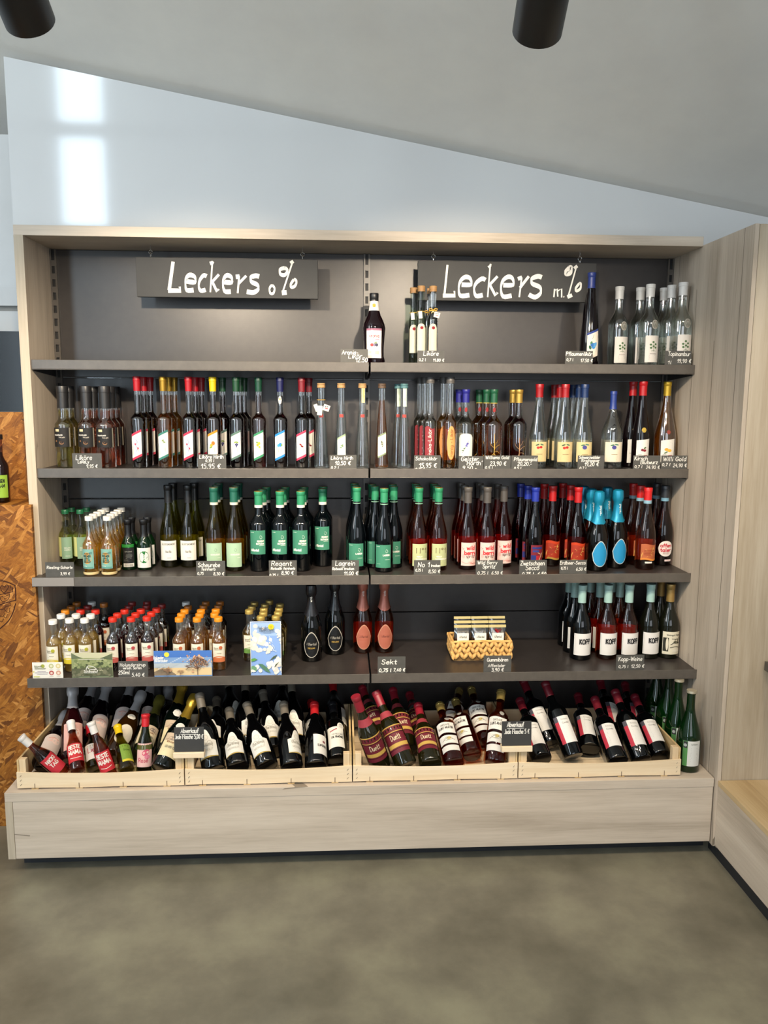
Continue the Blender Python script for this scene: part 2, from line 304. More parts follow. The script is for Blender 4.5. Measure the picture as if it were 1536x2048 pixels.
def osb():
    m, nt, N, L, out = nodes('osb')
    tc = N('ShaderNodeTexCoord'); p = N('ShaderNodeBsdfPrincipled'); p.inputs['Roughness'].default_value = .55; p.inputs['Specular IOR Level'].default_value = .3
    prev = None
    for i, (rot, sx, sz) in enumerate(((.35, 13, 62), (-.6, 15, 74), (.95, 14, 66))):
        m0 = N('ShaderNodeMapping'); m0.inputs['Rotation'].default_value = (0, rot, 0); L(tc.outputs['Object'], m0.inputs[0]); mp = N('ShaderNodeMapping'); mp.inputs['Scale'].default_value = (sx, 3, sz); L(m0.outputs[0], mp.inputs[0])
        nz = N('ShaderNodeTexNoise'); nz.inputs['Scale'].default_value = 1.2; nz.inputs['Detail'].default_value = 3; L(mp.outputs[0], nz.inputs['Vector'])
        ad = N('ShaderNodeMixRGB'); ad.inputs[0].default_value = .35; L(mp.outputs[0], ad.inputs[1]); L(nz.outputs['Color'], ad.inputs[2]); ad.blend_type = 'ADD'
        v = N('ShaderNodeTexVoronoi'); v.inputs['Scale'].default_value = 1; L(ad.outputs[0], v.inputs['Vector'])
        s = N('ShaderNodeSeparateColor'); L(v.outputs['Color'], s.inputs[0])
        r = N('ShaderNodeValToRGB'); e = r.color_ramp.elements
        e[0].color = lin('63390f'); e[1].color = lin('b98342'); q = e.new(.3); q.color = lin('8a5519'); q = e.new(.75); q.color = lin('9a6524')
        L(s.outputs[0], r.inputs[0])
        st = N('ShaderNodeMixRGB'); st.blend_type = 'MULTIPLY'; st.inputs[0].default_value = .6
        fb = N('ShaderNodeTexNoise'); fb.inputs['Scale'].default_value = 4; fb.inputs['Detail'].default_value = 4; L(mp.outputs[0], fb.inputs['Vector'])
        fr = N('ShaderNodeValToRGB'); fr.color_ramp.elements[0].position = .3; fr.color_ramp.elements[0].color = lin('a08870'); fr.color_ramp.elements[1].position = .65; fr.color_ramp.elements[1].color = (1, 1, 1, 1); L(fb.outputs['Fac'], fr.inputs[0])
        L(r.outputs[0], st.inputs[1]); L(fr.outputs[0], st.inputs[2])
        if prev is None: prev = st.outputs[0]
        else:
            mx = N('ShaderNodeMixRGB'); gt = N('ShaderNodeMath'); gt.operation = 'GREATER_THAN'; gt.inputs[1].default_value = .55; L(s.outputs[1], gt.inputs[0]); L(gt.outputs[0], mx.inputs[0]); L(prev, mx.inputs[1]); L(st.outputs[0], mx.inputs[2]); prev = mx.outputs[0]
    L(prev, p.inputs['Base Color']); L(p.outputs[0], out.inputs[0]); return m
OSB = osb()
def noisy(name, c0, c1, scale, rough, r1=None, spec=.5, det=6, bump=0, c2=None, coat=0):
    m, nt, N, L, out = nodes(name)
    tc = N('ShaderNodeTexCoord'); n = N('ShaderNodeTexNoise'); n.inputs['Scale'].default_value = scale; n.inputs['Detail'].default_value = det; n.inputs['Roughness'].default_value = .62; L(tc.outputs['Object'], n.inputs['Vector'])
    r = N('ShaderNodeValToRGB'); e = r.color_ramp.elements; e[0].position = .32; e[0].color = lin(c0); e[1].position = .68; e[1].color = lin(c1)
    if c2: q = e.new(.5); q.color = lin(c2)
    L(n.outputs['Fac'], r.inputs[0]); p = N('ShaderNodeBsdfPrincipled'); L(r.outputs[0], p.inputs['Base Color']); p.inputs['Roughness'].default_value = rough; p.inputs['Specular IOR Level'].default_value = spec
    p.inputs['Coat Weight'].default_value = coat; p.inputs['Coat Roughness'].default_value = .07
    if r1 is not None:
        mr = N('ShaderNodeMapRange'); mr.inputs['To Min'].default_value = rough; mr.inputs['To Max'].default_value = r1; L(n.outputs['Fac'], mr.inputs[0]); L(mr.outputs[0], p.inputs['Roughness'])
    if bump:
        b = N('ShaderNodeBump'); b.inputs['Strength'].default_value = bump; b.inputs['Distance'].default_value = .002; L(n.outputs['Fac'], b.inputs['Height']); L(b.outputs[0], p.inputs['Normal'])
    L(p.outputs[0], out.inputs[0]); return m
CONCRETE = noisy('polished_concrete', '605c4e', '8c8873', 2.6, .24, .40, .5, 10, .03, '777262')
WHITE_GLOSS = noisy('white_gloss_wall', 'cfd1d2', 'd6d8d8', 1.2, .5, None, .3, 2, 0, None, 1.0)
PLASTER = noisy('ceiling_plaster', 'e2e0da', 'e8e6df', 5, .9, None, .2, 4, .02)
WHITE = noisy('white_paint', 'd2d3d2', 'd9dad9', 3, .7, None, .3, 3)
METAL = noisy('anthracite_steel', '2a2625', '2f2b29', 30, .38, None, .5, 3)
METAL2 = noisy('anthracite_steel_lit', '4a4540', '524d47', 30, .36, None, .5, 3)  # same steel as METAL; lighter colour paints in light on the lips
BLACK = pm('17171a', .45); DARK = pm('0c0c0e', .6); CHALK = noisy('blackboard', '343434', '3b3b3a', 6, .6, None, .3, 4)
CARD = noisy('slate_card', '434340', '4a4946', 40, .55, None, .35, 3)
CHROME = pm('d8d8d8', .18, 1)
def st(o): o['kind'] = 'structure'; return o
# ------------------------------------------------------------------ the room
def ceil(x, y): return 2.958-.176*x-.37*(y-.06)
mb = MB(); mb.box(-3, 4.6, -6.2, 2.2, -.08, 0); st(link('floor', mb.mesh('floor', CONCRETE)))
mb = MB(); xs = (-3, 4.6); vs = []
for dz in (0, .12):
    for y in (-6.2, 2.2):
        for x in xs: vs.append((x, y, ceil(x, y)+dz))
mb.add(vs, [(0, 1, 3, 2), (4, 6, 7, 5), (0, 4, 5, 1), (2, 3, 7, 6), (0, 2, 6, 4), (1, 5, 7, 3)]); st(link('ceiling', mb.mesh('ceiling', PLASTER)))
mb = MB(); mb.prism([(-.145, 0), (4.6, 0), (4.6, ceil(4.6, .2)+.02), (-.145, ceil(-.145, .2)+.02)], lambda p, s: (p[0], .06+.14*s, p[1])); st(link('wall_back', mb.mesh('wall_back', WHITE_GLOSS)))
mb = MB(); mb.box(-3, -.145, .65, .8, 0, 3.6); st(link('wall_far', mb.mesh('wall_far', WHITE)))
mb = MB(); mb.box(-3.1, -3, -6.2, 2.2, 0, 6.2); st(link('wall_left', mb.mesh('wall_left', WHITE)))
mb = MB(); mb.box(4.6, 4.7, -6.2, 2.2, 0, 4.6); st(link('wall_right', mb.mesh('wall_right', WHITE)))
mb = MB()
for b in ((-3, -1.93, 0, 6.2), (-1.43, .8, 0, 6.0), (-1.93, -1.43, 0, .3), (.8, 3.4, 0, .5), (.8, 3.4, 3.0, 5.2), (3.4, 4.6, 0, 4.6)): mb.box(b[0], b[1], -6.0, -5.9, b[2], b[3])
st(link('wall_front', mb.mesh('wall_front', WHITE)))
mb = MB()
for a, b, c, d in ((.8, .86, .5, 3), (2.07, 2.13, .5, 3), (3.34, 3.4, .5, 3), (.8, 3.4, .5, .56), (.8, 3.4, 2.94, 3)): mb.box(a, b, -5.97, -5.93, c, d)
st(link('window_1', mb.mesh('window_1', pm('3a3c3e', .5))))  # unseen frame around the window added for fill
mb = MB(); mb.box(-3, 1.3, -3.06, -2.96, 3.60, 3.68); st(link('trim_1', mb.mesh('trim_1', pm('77736e', .6))))
# white trim and blocks seen through the gap beyond the end of the wall
mb = MB(); p = onY(0, 575, .3); q = onY(0, 612, .3); r = onY(0, 622, .3)
mb.box(-1.2, -.16, .33, .36, p.z, 2.75); st(link('trim_2', mb.mesh('trim_2', WHITE)))
mb = MB(); mb.box(-1.2, -.16, .28, .36, q.z, p.z); st(link('trim_3', mb.mesh('trim_3', WHITE)))
mb = MB(); mb.box(-1.2, -.16, .31, .36, r.z, q.z); st(link('trim_4', mb.mesh('trim_4', pm('a9a8a2', .7))))
mb = MB(); mb.box(-1.2, -.16, .30, .36, 1.9, r.z); st(link('trim_5', mb.mesh('trim_5', WHITE)))
# ------------------------------------------------------------------ shelving unit
Z = [1.7965, 1.398, 1.0003, .6474]; D = [.2575, .2567, .3324, .4334]
XL, XR, ZT, PB = .0118, 2.495, 2.232, .3061
unit = thing('shelving_unit', 'grey oak wall shelving unit with dark steel shelves full of bottles', 'shelving', (1.25, -.3, 0))
unit.location = (0, 0, 0)
mb = MB(); mb.box(-.0213, XL, -.2663, .02, PB, ZT, W_SIDE); mb.box(-.0213, XL, -.2668, -.2663, PB, ZT, W_EDGE); part('side_panel', mb, unit)
mb = MB(); mb.box(XL-.0331, XR, -.2665, .04, ZT, ZT+.0355); part('top_board', mb, unit, W_TOP, bevel=.001)
mb = MB(); mb.box(XR, XR+.0145, -.6426, .03, 0.05, 2.236); part('side_panel', mb, unit, W_TALL, label='tall oak end panel with dark plank cracks')
mb = MB(); mb.box(-.0224, XR-.003, -.629, -.02, PB-.033, PB); part('base_top', mb, unit, W_PLINTH, bevel=.001)
mb = MB(); mb.box(.003, XR-.004, -.6275, -.608, .06, PB-.0335); part('base_front', mb, unit, W_PLINTH, bevel=.001)
mb = MB(); mb.box(-.0224, .0025, -.629, -.02, .06, PB-.0332); part('base_side', mb, unit, W_EDGE)
mb = MB(); mb.box(.0, XR+.008, -.555, -.535, 0, .05); part('kick_board', mb, unit, pm('24262a', .6))
zj = [PB, .764, 1.252, 1.739, ZT]
for x0, x1 in ((.014, 1.249), (1.251, 2.494)):
    for a, b in zip(zj, zj[1:]):
        mb = MB(); mb.box(x0, x1, 0, .018, a+.002, b-.002); part('back_panel', mb, unit, METAL, bevel=.0015)
for xc in (xat(110.5, -.006, 2.05), 1.2465, xat(1338.5, -.006, 2.1)):
    mb = MB(); h0, h1 = PB+.01, ZT-.002; w2 = .0125
    mb.box(xc-w2, xc-.006, -.012, -.001, h0, h1); mb.box(xc+.006, xc+w2, -.012, -.001, h0, h1)
    z = h0
    while z < h1-.05: mb.box(xc-.006, xc+.006, -.012, -.009, z, z+.022); z += .05
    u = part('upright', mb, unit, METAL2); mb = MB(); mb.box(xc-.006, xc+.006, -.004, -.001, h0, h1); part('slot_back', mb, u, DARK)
for i in range(4):
    for x0, x1 in ((0.0, 1.2465), (1.2535, 2.5)):
        z, d = Z[i], D[i]
        x0 = max(x0, XL+.0005) if d < .2663 else x0
        mb = MB()
        if x0 < .01: mb.box(XL+.001, x1, -.2663, -.001, z-.008, z-.004); mb.box(0, x1, -d+.002, -.2663-.0006, z-.008, z-.004)
        elif x1 > 2.49: mb.box(x0, XR-.001, -d+.002, -.001, z-.008, z-.004)
        else: mb.box(x0, x1, -d+.002, -.001, z-.008, z-.004)
        a0, a1 = (0.0 if x0 < .1 else x0), min(x1, XR-.0005)
        sh = part('shelf_board', mb, unit, METAL)
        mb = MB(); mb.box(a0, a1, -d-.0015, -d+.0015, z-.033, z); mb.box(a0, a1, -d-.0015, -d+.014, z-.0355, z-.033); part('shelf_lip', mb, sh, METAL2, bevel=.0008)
        for xb in ((max(x0, XL+.001), 1), (min(x1, XR-.001), -1)):
            xa, xc = sorted((xb[0], xb[0]+.003*xb[1])); mb = MB()
            mb.prism([(-.001, z-.056), (-.001, z-.0085), (-d+.016, z-.0085), (-d+.016, z-.04), (-.06, z-.052)], lambda p, s, A=xa, B=xc: (A if s == 0 else B, p[0], p[1])); part('bracket', mb, sh, METAL)
        if i == 2 and x0 < .1:
            mb = MB(); mb.box(.0, xat(148, -d, z), -d-.0042, -d-.0018, z-.033, z-.002); part('label_strip', mb, sh, pm('8b8681', .25), label='clear plastic label strip')
        else:
            pass
# neighbouring unit in the corner
nb = thing('corner_unit', 'oak shelving unit standing at a right angle beside the bottle shelves', 'shelving', (0, 0, 0))
mb = MB(); mb.box(2.512, 3.2, -.6400, -.618, .04, 2.236); part('end_panel', mb, nb, W_END)
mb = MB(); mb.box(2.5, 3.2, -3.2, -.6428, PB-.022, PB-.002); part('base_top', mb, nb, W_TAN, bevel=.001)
mb = MB(); mb.box(2.502, 2.52, -3.2, -.6428, .055, PB-.0225); part('base_front', mb, nb, W_PERP, bevel=.001)
mb = MB(); mb.box(2.516, 2.536, -3.2, -.57, 0, .05); part('kick_board', mb, nb, pm('24262a', .6))
mb = MB(); mb.box(2.634, 3.1, -1.9, -.655, .749, .753); s1 = part('shelf_board', mb, nb, METAL)
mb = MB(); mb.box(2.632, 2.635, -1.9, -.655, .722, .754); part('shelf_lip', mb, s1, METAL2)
mb = MB(); mb.prism([(2.645, .735), (2.645, .7485), (3.1, .7485), (3.1, .66)], lambda p, s: (p[0], -.66+.004*s, p[1])); part('bracket', mb, s1, METAL)
# ------------------------------------------------------------------ osb counter beyond the unit's end
YO = -.30
zc = onY(62, 1010, YO).z; xo = min(onY(62, 1010, YO).x, -.0016)
oc = thing('counter', 'orange-brown chipboard counter with a burnt shield emblem beside the shelves', 'counter', (0, 0, 0))
mb = MB(); mb.prism([(-.7, 0), (-.026, 0), (-.026, PB+.002), (xo, PB+.002), (xo, zc), (-.7, zc)], lambda p, s: (p[0], YO+.018*s, p[1])); part('front_board', mb, oc, OSB)
mb = MB(); mb.box(-.7, -.024, YO+.0185, .1, zc-.018, zc); part('counter_top', mb, oc, OSB)
mb = MB(); ops = []
def cpx(pts): return [(onY(x, y, YO).x, onY(x, y, YO).z) for x, y in pts]
def em(pts, wd=.0022, sm=True): ops.append(('l', cpx([(x/9.31, 1100+y/9.31) for x, y in pts]), wd, '3a1606', sm))
em([(-300, 640), (-180, 590), (0, 575), (120, 590), (280, 660)], .0042); em([(280, 660), (292, 800), (295, 930)], .0042, False); em([(290, 1000), (240, 1170), (150, 1330), (0, 1465), (-120, 1560)], .0042)
em([(75, 800), (10, 715), (30, 665), (75, 680), (90, 690), (120, 648), (160, 670), (150, 710), (75, 800)], .0030); em([(0, 830), (240, 775)], .0030, False); em([(240, 775), (235, 700), (200, 710), (190, 660)], .0030, False)
em([(0, 870), (10, 920), (60, 960), (130, 940), (170, 880), (180, 820)], .0026); em([(30, 870), (50, 862)], .003); em([(120, 850), (140, 845)], .003); em([(75, 908), (100, 905)], .003); em([(170, 935), (200, 925)], .0026)
em([(0, 1020), (150, 970), (300, 935)], .0036); em([(105, 1045), (180, 1040), (205, 1020), (180, 980)]); em([(0, 1105), (50, 1110), (105, 1060)]); em([(80, 1105), (160, 1170), (185, 1080)]); em([(0, 1225), (50, 1240), (90, 1175)]); em([(70, 1240), (110, 1260), (140, 1190)]); em([(0, 1320), (40, 1335), (70, 1280)])
art(mb, ops, lambda a, b, l: (a, YO-.0004-.00001*l, b)); part('emblem', mb, oc)
zb0, zb1 = zc+.001, onY(45, 824, -.12).z
mb = MB(); mb.box(-.7, -.03, -.13, -.112, zb0, zb1); tag(link('backboard', mb.mesh('backboard', OSB)), 'upright chipboard back panel standing on the chipboard counter', 'board')
bk = thing('display_board', 'glossy black board mounted above the chipboard back panel', 'board')
mb = MB(); z1 = onY(38, 663, -.118).z; mb.box(-.7, -.03, -.128, -.111, zb1+.001, z1); part('board_panel', mb, bk, pm('1d2228', .18))
mb = MB(); mb.box(-.7, -.03, -.1278, -.125, zb1+.085, zb1+.089); part('board_rail', mb, bk, pm('2c3138', .3))
mb = MB(); mb.box(-.075, -.055, -.1112, -.09, zc+.001, z1-.02); part('board_post', mb, bk, BLACK)
# ------------------------------------------------------------------ spotlights
tr = thing('light_track', 'black ceiling track carrying the spotlights above the shelves', 'light track')
mb = MB(); mb.box(-1.2, 3.2, -1.73, -1.69, 2.66, 2.69); part('rail', mb, tr, BLACK)
for x in (-.8, .9, 2.8): mb = MB(); mb.tube([(x, -1.71, 2.69), (x, -1.71, ceil(x, -1.71))], .003, 6); part('wire', mb, tr, BLACK)
LAB = ['black cylindrical spotlight above the plain end of the wall', 'black cylindrical spotlight hanging above the second sign', 'unseen extra black cylindrical spotlight past the tall oak panel', 'unseen extra black cylindrical spotlight above the chipboard counter', 'unseen black downlight added to light the floor by the first sign', 'unseen black downlight added to light the floor before the middle crates', 'unseen black downlight added to light the floor before the fourth crate']
for (x, y, z), a, e, lb in zip(SPOTS, AIMS, SPOT_W, LAB):
    d = (Vector(a)-Vector((x, y, z))).normalized(); q = d.to_track_quat('-Z', 'Y'); M = Matrix.Translation((x, y, z)) @ q.to_matrix().to_4x4()
    t = thing('spotlight', lb, 'spotlight', group='track spotlights')
    mb = MB(); mb.lathe([(.0455, 0), (.047, .002), (.047, .158), (.043, .162)], 32, None, M, False, True); mb.lathe([(.0455, 0), (.042, .003), (.038, .03)], 32, None, M, False, False)
    part('lamp_housing', mb, t, pm('141619', .42), True)
    em_ = bpy.data.materials.get('lamp_lens')
    if not em_:
        em_, nt, N, L, out = nodes('lamp_lens'); b = N('ShaderNodeEmission'); b.inputs[0].default_value = (1, .85, .65, 1); b.inputs[1].default_value = 25; L(b.outputs[0], out.inputs[0])
    mb = MB(); mb.lathe([(.038, .03), (.02, .031)], 24, None, M, False, True); part('lens', mb, t, em_)
    c = M @ Vector((0, 0, .155)); mb = MB(); mb.tube([c, (c.x, -1.71, 2.66)], .009, 10); part('stem', mb, t, BLACK)
    l = bpy.data.lights.new('spot', 'SPOT'); l.energy = e; l.color = (1, .83, .62); l.spot_size = R_(74 if e != 32 else 110); l.spot_blend = .75; l.shadow_soft_size = .03
    o = bpy.data.objects.new('spot_lamp', l); COL.objects.link(o); o.matrix_world = Matrix.Translation(Vector((x, y, z))+d*.004) @ q.to_matrix().to_4x4()
# ------------------------------------------------------------------ hanging signs
YS = -.13
def sign(corner, ops_px, label, hooks):
    a, b = onY(*corner[0], YS), onY(*corner[1], YS)
    t = thing('hanging_sign', label, 'sign', (0, 0, 0), 'blackboard signs hung from the top board')
    mb = MB(); mb.box(a.x, b.x, YS, YS+.018, b.z, a.z); part('sign_board', mb, t, CHALK, bevel=.0012)
    mb = MB(); k = onY(corner[0][0]+1, corner[0][1], YS).x-a.x
    for j, o in enumerate(ops_px):
        pts = [(onY(x, y, YS).x, onY(x, y, YS).z) for x, y in o[0]]
        v, f = ribbon(smooth_line(pts, 4) if o[3] else pts, o[1]*k*1.25, o[2]*k*1.3, False)
        mb.add([(x, YS-.0004-.00006*j, z) for x, z in v], f, pm('f2efe6', .7))
    part('lettering', mb, t)
    for hx, hy in hooks:
        x = onY(hx, hy, YS+.009).x; mb = MB()
        mb.tube([(x, YS+.009, ZT-.0003), (x, YS+.009, ZT-.02)], .0018, 6)
        mb.tube([(x+.007*math.cos(q), YS+.009, ZT-.026+.007*math.sin(q)) for q in [k*math.pi/6 for k in range(13)]], .0017, 6); part('screw_eye', mb, t, CHROME, True)
        mb = MB(); mb.tube([(x, YS+.009+.006*math.cos(q), (ZT-.031+a.z)/2+((ZT-.031-a.z)/2+.004)*math.sin(q)) for q in [k*math.pi/8 for k in range(17)]], .0014, 6); part('hanger', mb, t, CHROME, True)
def sc(pts, ox, oy, k): return [(ox+x/k, oy+y/k) for x, y in pts]
def leck(off, k, G): return [(sc(p, off[0], off[1], k), w, n, s) for p, w, n, s in G]
G1 = [([(78, 112), (40, 385)], 5.5, 0, 0), ([(30, 390), (148, 390), (140, 352)], 3, 4.2, 0),
 ([(205, 300), (285, 308), (285, 260), (240, 240), (205, 270), (196, 330), (212, 385), (275, 385)], 2.4, 5, 1), ([(400, 252), (370, 245), (335, 290), (325, 350), (345, 390), (390, 382)], 2.4, 4.5, 1),
 ([(432, 130), (455, 122), (462, 110)], 2, 4, 0), ([(455, 115), (435, 405)], 2.6, 0, 0), ([(518, 235), (450, 310)], 4.2, 0, 0), ([(452, 300), (500, 400), (515, 375)], 4.2, 0, 0),
 ([(565, 308), (638, 310), (638, 265), (600, 243), (568, 270), (556, 330), (575, 395), (632, 400)], 2.4, 5, 1), ([(680, 258), (716, 255)], 3, 4, 0), ([(712, 250), (698, 415)], 3, 0, 0), ([(705, 325), (780, 248)], 4.2, 0, 0),
 ([(905, 255), (870, 248), (825, 265), (832, 305), (885, 335), (895, 375), (850, 408), (785, 400)], 2.6, 5, 1), ([(1028, 340), (1004, 370), (1012, 415), (1040, 415), (1052, 370), (1028, 340)], 2.6, 2, 1),
 ([(1150, 175), (1105, 190), (1110, 232), (1150, 240), (1175, 200), (1150, 175)], 3, 3.2, 1), ([(1205, 128), (1232, 108)], 3, 3, 0), ([(1225, 115), (1128, 410)], 2.6, 0, 0), ([(1122, 412), (1168, 408)], 3, 4.5, 0), ([(1240, 285), (1208, 330), (1215, 358), (1248, 345), (1262, 305), (1240, 285)], 2.8, 2.5, 1)]
G2 = [([(120, 95), (90, 385)], 3.4, 0, 0), ([(75, 390), (190, 390), (185, 345)], 2.4, 4, 0),
 ([(255, 285), (345, 282), (335, 225), (290, 212), (245, 250), (228, 320), (245, 390), (330, 385)], 2.6, 4.5, 1), ([(485, 240), (450, 228), (395, 270), (375, 330), (395, 392), (458, 385)], 2.6, 4.5, 1),
 ([(512, 120), (530, 105), (535, 85)], 2, 3, 0), ([(530, 95), (505, 405)], 2.4, 0, 0), ([(600, 205), (525, 285)], 4.2, 0, 0), ([(525, 285), (580, 390), (600, 360)], 4.2, 0, 0),
 ([(655, 290), (748, 285), (742, 225), (700, 210), (650, 250), (632, 325), (655, 398), (735, 390)], 2.6, 4.5, 1), ([(795, 230), (835, 215)], 3, 3, 0), ([(832, 215), (808, 405)], 2.6, 0, 0), ([(815, 315), (900, 205)], 4.4, 0, 0),
 ([(1025, 215), (985, 205), (930, 230), (935, 275), (1005, 310), (1012, 365), (960, 405), (900, 380)], 2.8, 4.5, 1), ([(1148, 325), (1140, 405)], 2.4, 0, 0), ([(1146, 345), (1172, 325), (1178, 400)], 2.4, 0, 0), ([(1178, 345), (1215, 325), (1215, 408)], 2.4, 0, 0), ([(1232, 400), (1240, 402)], 2.4, 0, 0),
 ([(1290, 125), (1255, 160), (1262, 182), (1300, 170), (1308, 125), (1290, 125)], 4, 3.5, 1), ([(1335, 130), (1365, 105)], 3, 2.4, 0), ([(1358, 108), (1275, 405)], 2.3, 0, 0), ([(1270, 405), (1315, 385)], 3, 3, 0), ([(1385, 275), (1350, 320), (1358, 345), (1392, 325), (1400, 285), (1385, 275)], 2.6, 2.2, 1)]
sign(((271, 514), (636, 598)), leck((330, 500), 4.8, G1), 'hanging blackboard sign with white painted lettering and percent sign, dot before it', [(301, 500), (605, 505)])
sign(((836, 521), (1190, 605)), leck((870, 510), 4.8, G2), 'hanging blackboard sign with white lettering and small m before the percent sign', [(867, 505), (1160, 512)])
# ------------------------------------------------------------------ bottles: one template per kind, copied piece by piece
def prof(r, h, zs, rn, zn, p=1.0, lip=.0012, waist=0, n=8):
    P = [(r*.72, 0), (r*.93, .0015), (r, .006)]
    if waist: P += [(r-waist, h*.16), (r-waist, h*zs*.62), (r, h*zs*.92)]
    P.append((r, h*zs))
    for k in range(1, n+1):
        t = k/n; s = .5+.5*math.cos(math.pi*t**p); P.append((rn+(r-rn)*s, h*(zs+(zn-zs)*t)))
    P += [(rn, h*.955), (rn+lip, h*.957), (rn+lip, h*.985), (rn, h)]
    return P
def cone(r, h, zs, rn, zn, n=6):
    P = [(r*.8, 0), (r*.97, .002), (r, .007), (r, h*zs)]
    for k in range(1, n+1):
        t = k/n; P.append((r+(rn-r)*(t-.10*math.sin(math.pi*t)*(1 if t > 0 else 0)), h*(zs+(zn-zs)*t)))
    P += [(rn, h*.96), (rn+.0012, h*.962), (rn+.0012, h*.985), (rn, h)]; return P
def rad(P, z):
    for (r0, z0), (r1, z1) in zip(P, P[1:]):
        if z0 <= z <= z1: return r0+(r1-r0)*((z-z0)/(z1-z0) if z1 > z0 else 0)
    return P[-1][0] if z > P[-1][1] else P[0][0]
SHAPES = {
 'rect': lambda u: (0, 1), 'slant': lambda u: (.16*u*1.0-.0, .84+.16*u), 'tilt': lambda u: (0, .93+.07*u),
 'egg': lambda u: (.5-.5*math.sqrt(max(0, 1-(2*u-1)**2))*1.0, .5+.5*max(0, 1-abs(2*u-1)**1.7)**.9),
 'oval': lambda u: (.5-.5*math.sqrt(max(0, 1-(2*u-1)**2)), .5+.5*math.sqrt(max(0, 1-(2*u-1)**2))),
 'arch': lambda u: (0, .84+.16*math.sqrt(max(0, 1-(2*u-1)**2))),
 'crest': lambda u: (.0, .62+(.38*math.sqrt(max(0, 1-((u-.5)/.24)**2)) if abs(u-.5) < .24 else 0)+.10*math.sin(math.pi*u)),
 'wave': lambda u: (.04*math.sin(6*u), .96+.04*math.sin(6*u)), 'drip': lambda u: (0, .92+.07*abs(math.sin(9*u))),
}
def label_parts(P, L):
    "label patch following the bottle + its print; returns (patch mesh, print mesh or None)"
    z0, z1, w, col, shape = L['z0'], L['z1'], L['w'], L['c'], SHAPES[L.get('s', 'rect')]
    rot = R_(L.get('rot', 0)); zm, hh = (z0+z1)/2, z1-z0
    def put(x, z, lay, off=.0007):
        z = zm+z; r = rad(P, z)+off+lay*.00007; a = x/max(r, .004)+rot; return (r*math.sin(a), -r*math.cos(a), z)
    nu = max(4, int(w/.0055)); nv = 5 if L.get('fine') else 3
    def patch(mb, mat, u0, u1, v0, v1, off):
        n = max(2, int(nu*(u1-u0))+1); vs = []
        for i in range(n+1):
            u = u0+(u1-u0)*i/n; b, t = shape(min(max(u, 0), 1))
            for j in range(nv+1):
                v = v0+(v1-v0)*j/nv; z = (b+(t-b)*v-.5)*hh; vs.append(put((u-.5)*w, z, 0, off))
        mb.add(vs, [(i*(nv+1)+j, (i+1)*(nv+1)+j, (i+1)*(nv+1)+j+1, i*(nv+1)+j+1) for i in range(n) for j in range(nv)], mat)
    mb = MB(); m = L.get('mat') or paper(col); patch(mb, m, 0, 1, 0, 1, L.get('off', .0005)); me = mb.mesh('label', None, True)
    pr = None
    if L.get('ops'):
        mb = MB(); bands = [o for o in L['ops'] if o[0] == 'b']; rest = [o for o in L['ops'] if o[0] != 'b']
        for i, o in enumerate(bands): patch(mb, ink(o[5]), o[1], o[2], o[3], o[4], .0007+.00007*i)
        art(mb, rest, lambda x, y, l: put(x/1000, y/1000, l), len(bands)+1) if rest else None
        pr = mb.mesh('lettering')
    return me, pr
KIND = {}
def kind(key, name, P, glass, drink=None, fill=.7, caps=(), labels=(), extra=None, n=20, foilp=None):
    h = P[-1][1]; parts = []
    mb = MB(); mb.lathe(P, n); parts.append(('glass', mb.mesh('glass', glass, True), []))
    if drink:
        zf = h*fill; Q = [(max(r-.0022, .002), z) for r, z in P if .0015 < z < zf-.002]; Q = [(Q[0][0]*.9, .004)]+Q[1:]+[(max(rad(P, zf)-.0022, .002), zf)]
        mb = MB(); mb.lathe(Q, n); parts.append(('drink', mb.mesh('drink', drink, True), []))
    for c in caps:   # (part, colour/material, z0, z1, extra radius, style)
        pn, m, a, b, ex, sty = c; a *= h; b *= h
        m = m if not isinstance(m, str) else plastic(m)
        mb = MB(); zs = sorted(set([a]+[z for r, z in P if a < z < b]+[b])); top = b >= h*.999
        if sty == 'foil':
            Q = [(rad(P, z)+ex, z) for z in zs if z < h*.83]; rn = Q[-1][0]
            Q += [(rn, h*.845), (rn+.0042, h*.868), (rn+.0056, h*.905), (rn+.0050, h*.955), (rn+.0036, h*.99), (rn*.75, h*1.006)]
            mb.lathe(Q, n, None, None, False, True)
            vs = [list(v) for v in mb.v]
            for k in range(n): vs[k][2] += .007*math.cos(2*2*math.pi*k/n)   # scalloped lower edge
            mb.v = [tuple(v) for v in vs]
        elif sty == 'cork':
            rn = rad(P, a); mb.lathe([(rn, a), (rn+.003, a+.001), (rn+.0032, a+.010), (rn+.001, a+.012), (rn+.003, a+.014), (rn+.003, b-.002), (rn+.0015, b)], n)
        else:
            rmax = max(rad(P, z) for z in zs); Q = []
            if sty == 'screw': Q = [(rmax+ex, a), (rmax+ex, a+(b-a)*.25), (rmax+ex-.0006, a+(b-a)*.28), (rmax+ex, a+(b-a)*.31), (rmax+ex, b-.001), (rmax+ex-.001, b+.0005)]
            elif sty == 'capsule':
                rr = [rad(P, z)+ex for z in zs]; Q = [(rmax+ex if z > h*.95 else rad(P, z)+ex, z) for z in zs]; zz = a+(b-a)*.72
                Q = [q for q in Q if q[1] < zz-.002]+[(rad(P, zz)+ex, zz-.001), (rad(P, zz)+ex+.0009, zz), (rmax+ex+.0009, b-.0015), (rmax+ex, b+.0006)]
            else: Q = [(rad(P, z)+ex, z) for z in zs]
            mb.lathe(Q, n, None, None, False, top)
        parts.append((pn, mb.mesh(pn, m, True), []))
    for i, L in enumerate(labels):
        a, b = label_parts(P, L); nm = L.get('n', 'label'); parts.append((nm, a, [('lettering', b)] if b else []))
    for e in (extra or ()): parts.append((e[0], e[1], []))
    KIND[key] = dict(name=name, parts=parts, h=h, r=max(r for r, z in P))
